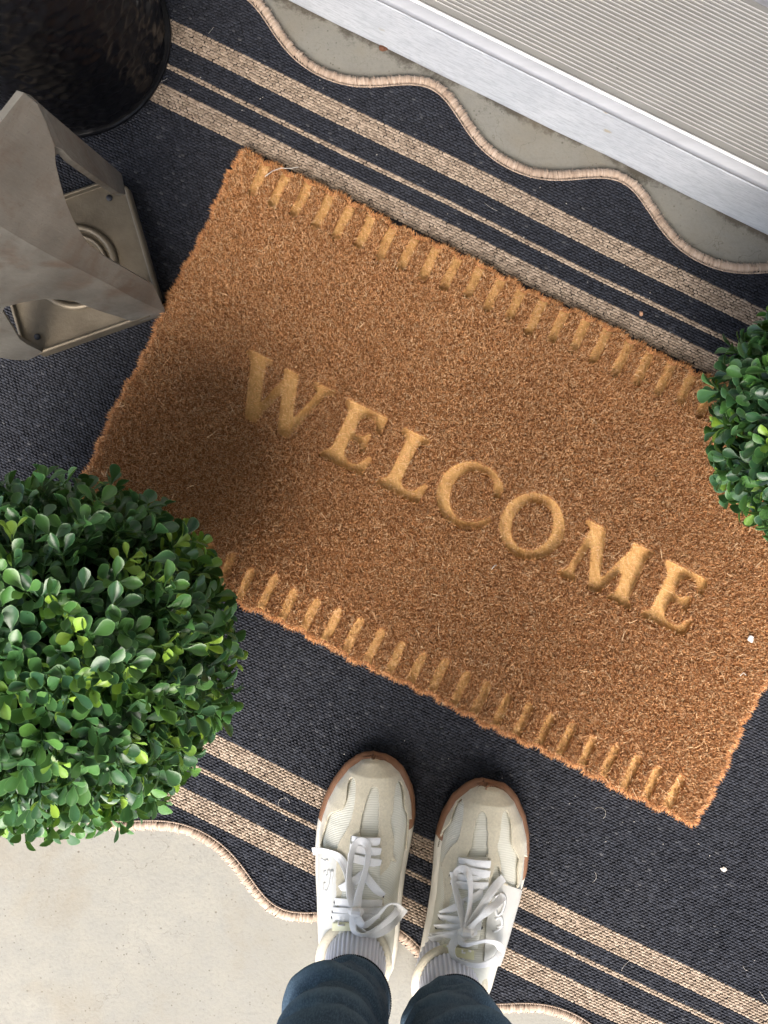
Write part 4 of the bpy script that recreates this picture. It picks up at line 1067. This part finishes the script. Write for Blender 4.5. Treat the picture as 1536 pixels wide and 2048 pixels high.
cfgR = dict(ankle=ank['r'], bumper=[(985, 200), (1215, 200), (1212, 322), (1172, 314), (1142, 304), (1108, 303), (1072, 295), (1036, 300), (1003, 288), (968, 312)], gum_r=0.615, gum_l=0.735,
    panels=[[(1086, 418), (1064, 440), (1048, 500), (1034, 590), (1012, 655), (1060, 672), (1106, 655), (1116, 600), (1112, 500), (1106, 440)],
            [(985, 357), (958, 395), (930, 475), (893, 525), (872, 600), (862, 660), (845, 740), (885, 745), (893, 680), (930, 605), (970, 560), (992, 470), (999, 390)],
            [(1202, 412), (1182, 445), (1172, 540), (1160, 600), (1176, 680), (1188, 770), (1252, 800), (1258, 700), (1262, 645), (1232, 590), (1226, 480)]],
    suede=[(850, 190), (1340, 190), (1340, 660), (1290, 640), (1262, 800), (1190, 790), (1170, 700), (1150, 690), (1130, 760), (1130, 900), (1100, 960), (890, 960), (905, 860), (895, 700), (850, 745), (838, 560)],
    leather=[[(1140, 770), (1290, 820), (1230, 1200), (1090, 1200), (1110, 950)]],
    tongue=[(965, 1115, 650), (955, 1120, 740), (935, 1110, 840), (905, 1095, 940), (885, 1075, 1040), (880, 1060, 1120)],
    tab=((885, 1100), (1045, 1130), 48),
    tab_marks=[[(905, 1110), (912, 1104), (920, 1110)], [(985, 1125), (984, 1140), (1000, 1142)], [(1015, 1130), (1030, 1134)]],
    emblem=[[(1150, 852), (1188, 838), (1202, 872), (1186, 928), (1162, 948), (1152, 918)], [(1152, 968), (1180, 958), (1184, 998), (1160, 1008)], [(1140, 1032), (1165, 1022), (1188, 1002)]],
    stitch=[[(978, 347), (948, 392), (920, 468), (882, 520), (860, 600)], [(990, 346), (1010, 388), (1003, 472), (982, 566), (940, 610), (905, 680)], [(1084, 406), (1054, 436), (1038, 500), (1022, 590)], [(1090, 406), (1117, 438), (1123, 500), (1127, 590)],
            [(1198, 400), (1171, 442), (1161, 540), (1150, 596)], [(1207, 400), (1236, 478), (1243, 586), (1272, 640)], [(1140, 600), (1165, 690), (1180, 780)], [(900, 690), (895, 760), (915, 850)]],
    rows=[((968, 672), (1128, 690)), ((966, 706), (1124, 742)), ((930, 788), (1116, 800)), ((925, 745), (1080, 770)), ((880, 940), (1000, 880)), ((870, 960), (1080, 985)), ((852, 1008), (1080, 1010)), ((828, 1052), (1060, 1040)), ((1000, 880), (1090, 830))],
    knot=(1004, 1036),
    bows=[([(998, 1030, 12), (985, 960, 12), (962, 870, 12), (945, 790, 11), (950, 735, 10), (980, 712, 10), (1012, 730, 10), (1026, 800, 11), (1024, 890, 12), (1015, 970, 12), (1008, 1030, 12)], 0.9),
          ([(1000, 1040, 12), (955, 1072, 13), (930, 1115, 14), (945, 1165, 14), (1000, 1195, 14), (1075, 1205, 13), (1145, 1180, 12), (1182, 1135, 11), (1165, 1095, 12), (1110, 1080, 14), (1050, 1090, 16), (1000, 1100, 17), (975, 1075, 17), (1003, 1045, 15)], 0.8),
          ([(1008, 1030, 12), (1050, 950, 11), (1100, 880, 9), (1150, 805, 7), (1196, 758, 5)], 0.5),
          ([(1010, 1035, 12), (1055, 980, 14), (1110, 930, 12), (1160, 890, 9), (1195, 850, 6)], 0.7),
          ([(1002, 1036, 12), (940, 1050, 9), (880, 1060, 6), (822, 1072, 4)], 0.3)])
build_shoe(SL, cfgL); build_shoe(SR, cfgR)

# ================================================================== small litter
def crumb(name, px, py, z, r_, mat_, label, cat, sq=(1, 1, 0.6), seed=0):
    bmx = bmesh.new(); bmesh.ops.create_icosphere(bmx, subdivisions=3, radius=1.0)
    c = P(px, py, z)
    for vtx in bmx.verts:
        d = 1 + 0.45 * mnoise.noise(vtx.co * 1.6 + Vector((seed, 0, 0))) + 0.2 * mnoise.noise(vtx.co * 5)
        vtx.co = Vector((c.x + vtx.co.x * r_ * sq[0] * d, c.y + vtx.co.y * r_ * sq[1] * d, c.z + r_ * sq[2] * 0.8 + vtx.co.z * r_ * sq[2] * d))
    mm = bpy.data.meshes.new(name); bmx.to_mesh(mm); bmx.free()
    return tag(link(name, mm, mat_), label, cat)
crumb('wood_chip', 766, 98, 0.0, 0.0038, M['chip'], 'dark brown wood chip on the concrete against the white riser', 'chip', (1.3, 0.8, 0.6), 1)
crumb('bark_crumb', 1282, 628, ZR - 0.0005, 0.0022, M['bark_crumb'], 'tiny reddish crumb lying on the rug between two tan stripes', 'crumb', (1, 1.1, 0.5), 3)
crumb('white_crumb', 1501, 1277, 0.0205, 0.0028, M['crumb'], 'small white crumb on the right end of the doormat', 'crumb', (1, 1.4, 0.6), 5)
crumb('lint_tuft', 1447, 1738, ZR - 0.0005, 0.0026, M['lint'], 'tiny pale tuft of lint on the dark rug below the doormat', 'lint', (1.2, 0.9, 0.5), 8)
mb = MB()
def hair(px, py, z, ln_, r_=0.00012):
    a0 = random.uniform(0, 6.28); k = random.uniform(-160, 160); p = P(px, py, z); pts = []
    for i in range(9):
        pts.append(p.copy()); p = p + Vector((math.cos(a0), math.sin(a0), 0)) * (ln_ / 8); p.z = z + 0.0006 * math.sin(i / 8 * math.pi); a0 += k * ln_ / 8
    mb.tube(pts, r_, 4)
for i in range(16):
    u, v = random.uniform(350, 2250), random.choice((random.uniform(-140, 40), random.uniform(890, 1300)))
    hair(u * C_ - v * S_, u * S_ + v * C_, ZR + 0.0004, random.uniform(0.008, 0.025))
for i in range(110):
    u, v = random.uniform(350, 2250), random.choice((random.uniform(-140, 40), random.uniform(890, 1300)))
    q = UV(u, v, ZR + 0.0002); a_ = random.uniform(0, 3.14); d = Vector((math.cos(a_), math.sin(a_), 0)) * random.uniform(0.0003, 0.0009)
    mb.tube([q - d, q + d], 0.0003, 4)
for pts_ in ([(530, 353), (545, 342), (562, 336), (580, 337), (597, 334)], [(1480, 1352), (1487, 1345), (1492, 1350)], [(984, 1138), (988, 1132), (993, 1130)]):
    mb.tube([P(x, y, 0.0245) for x, y in pts_], 0.0004, 5)
lo = mb.build('lint', M['lint']); tag(lo, 'loose pale hairs and specks of dust scattered over the rug', 'lint', kind='stuff')
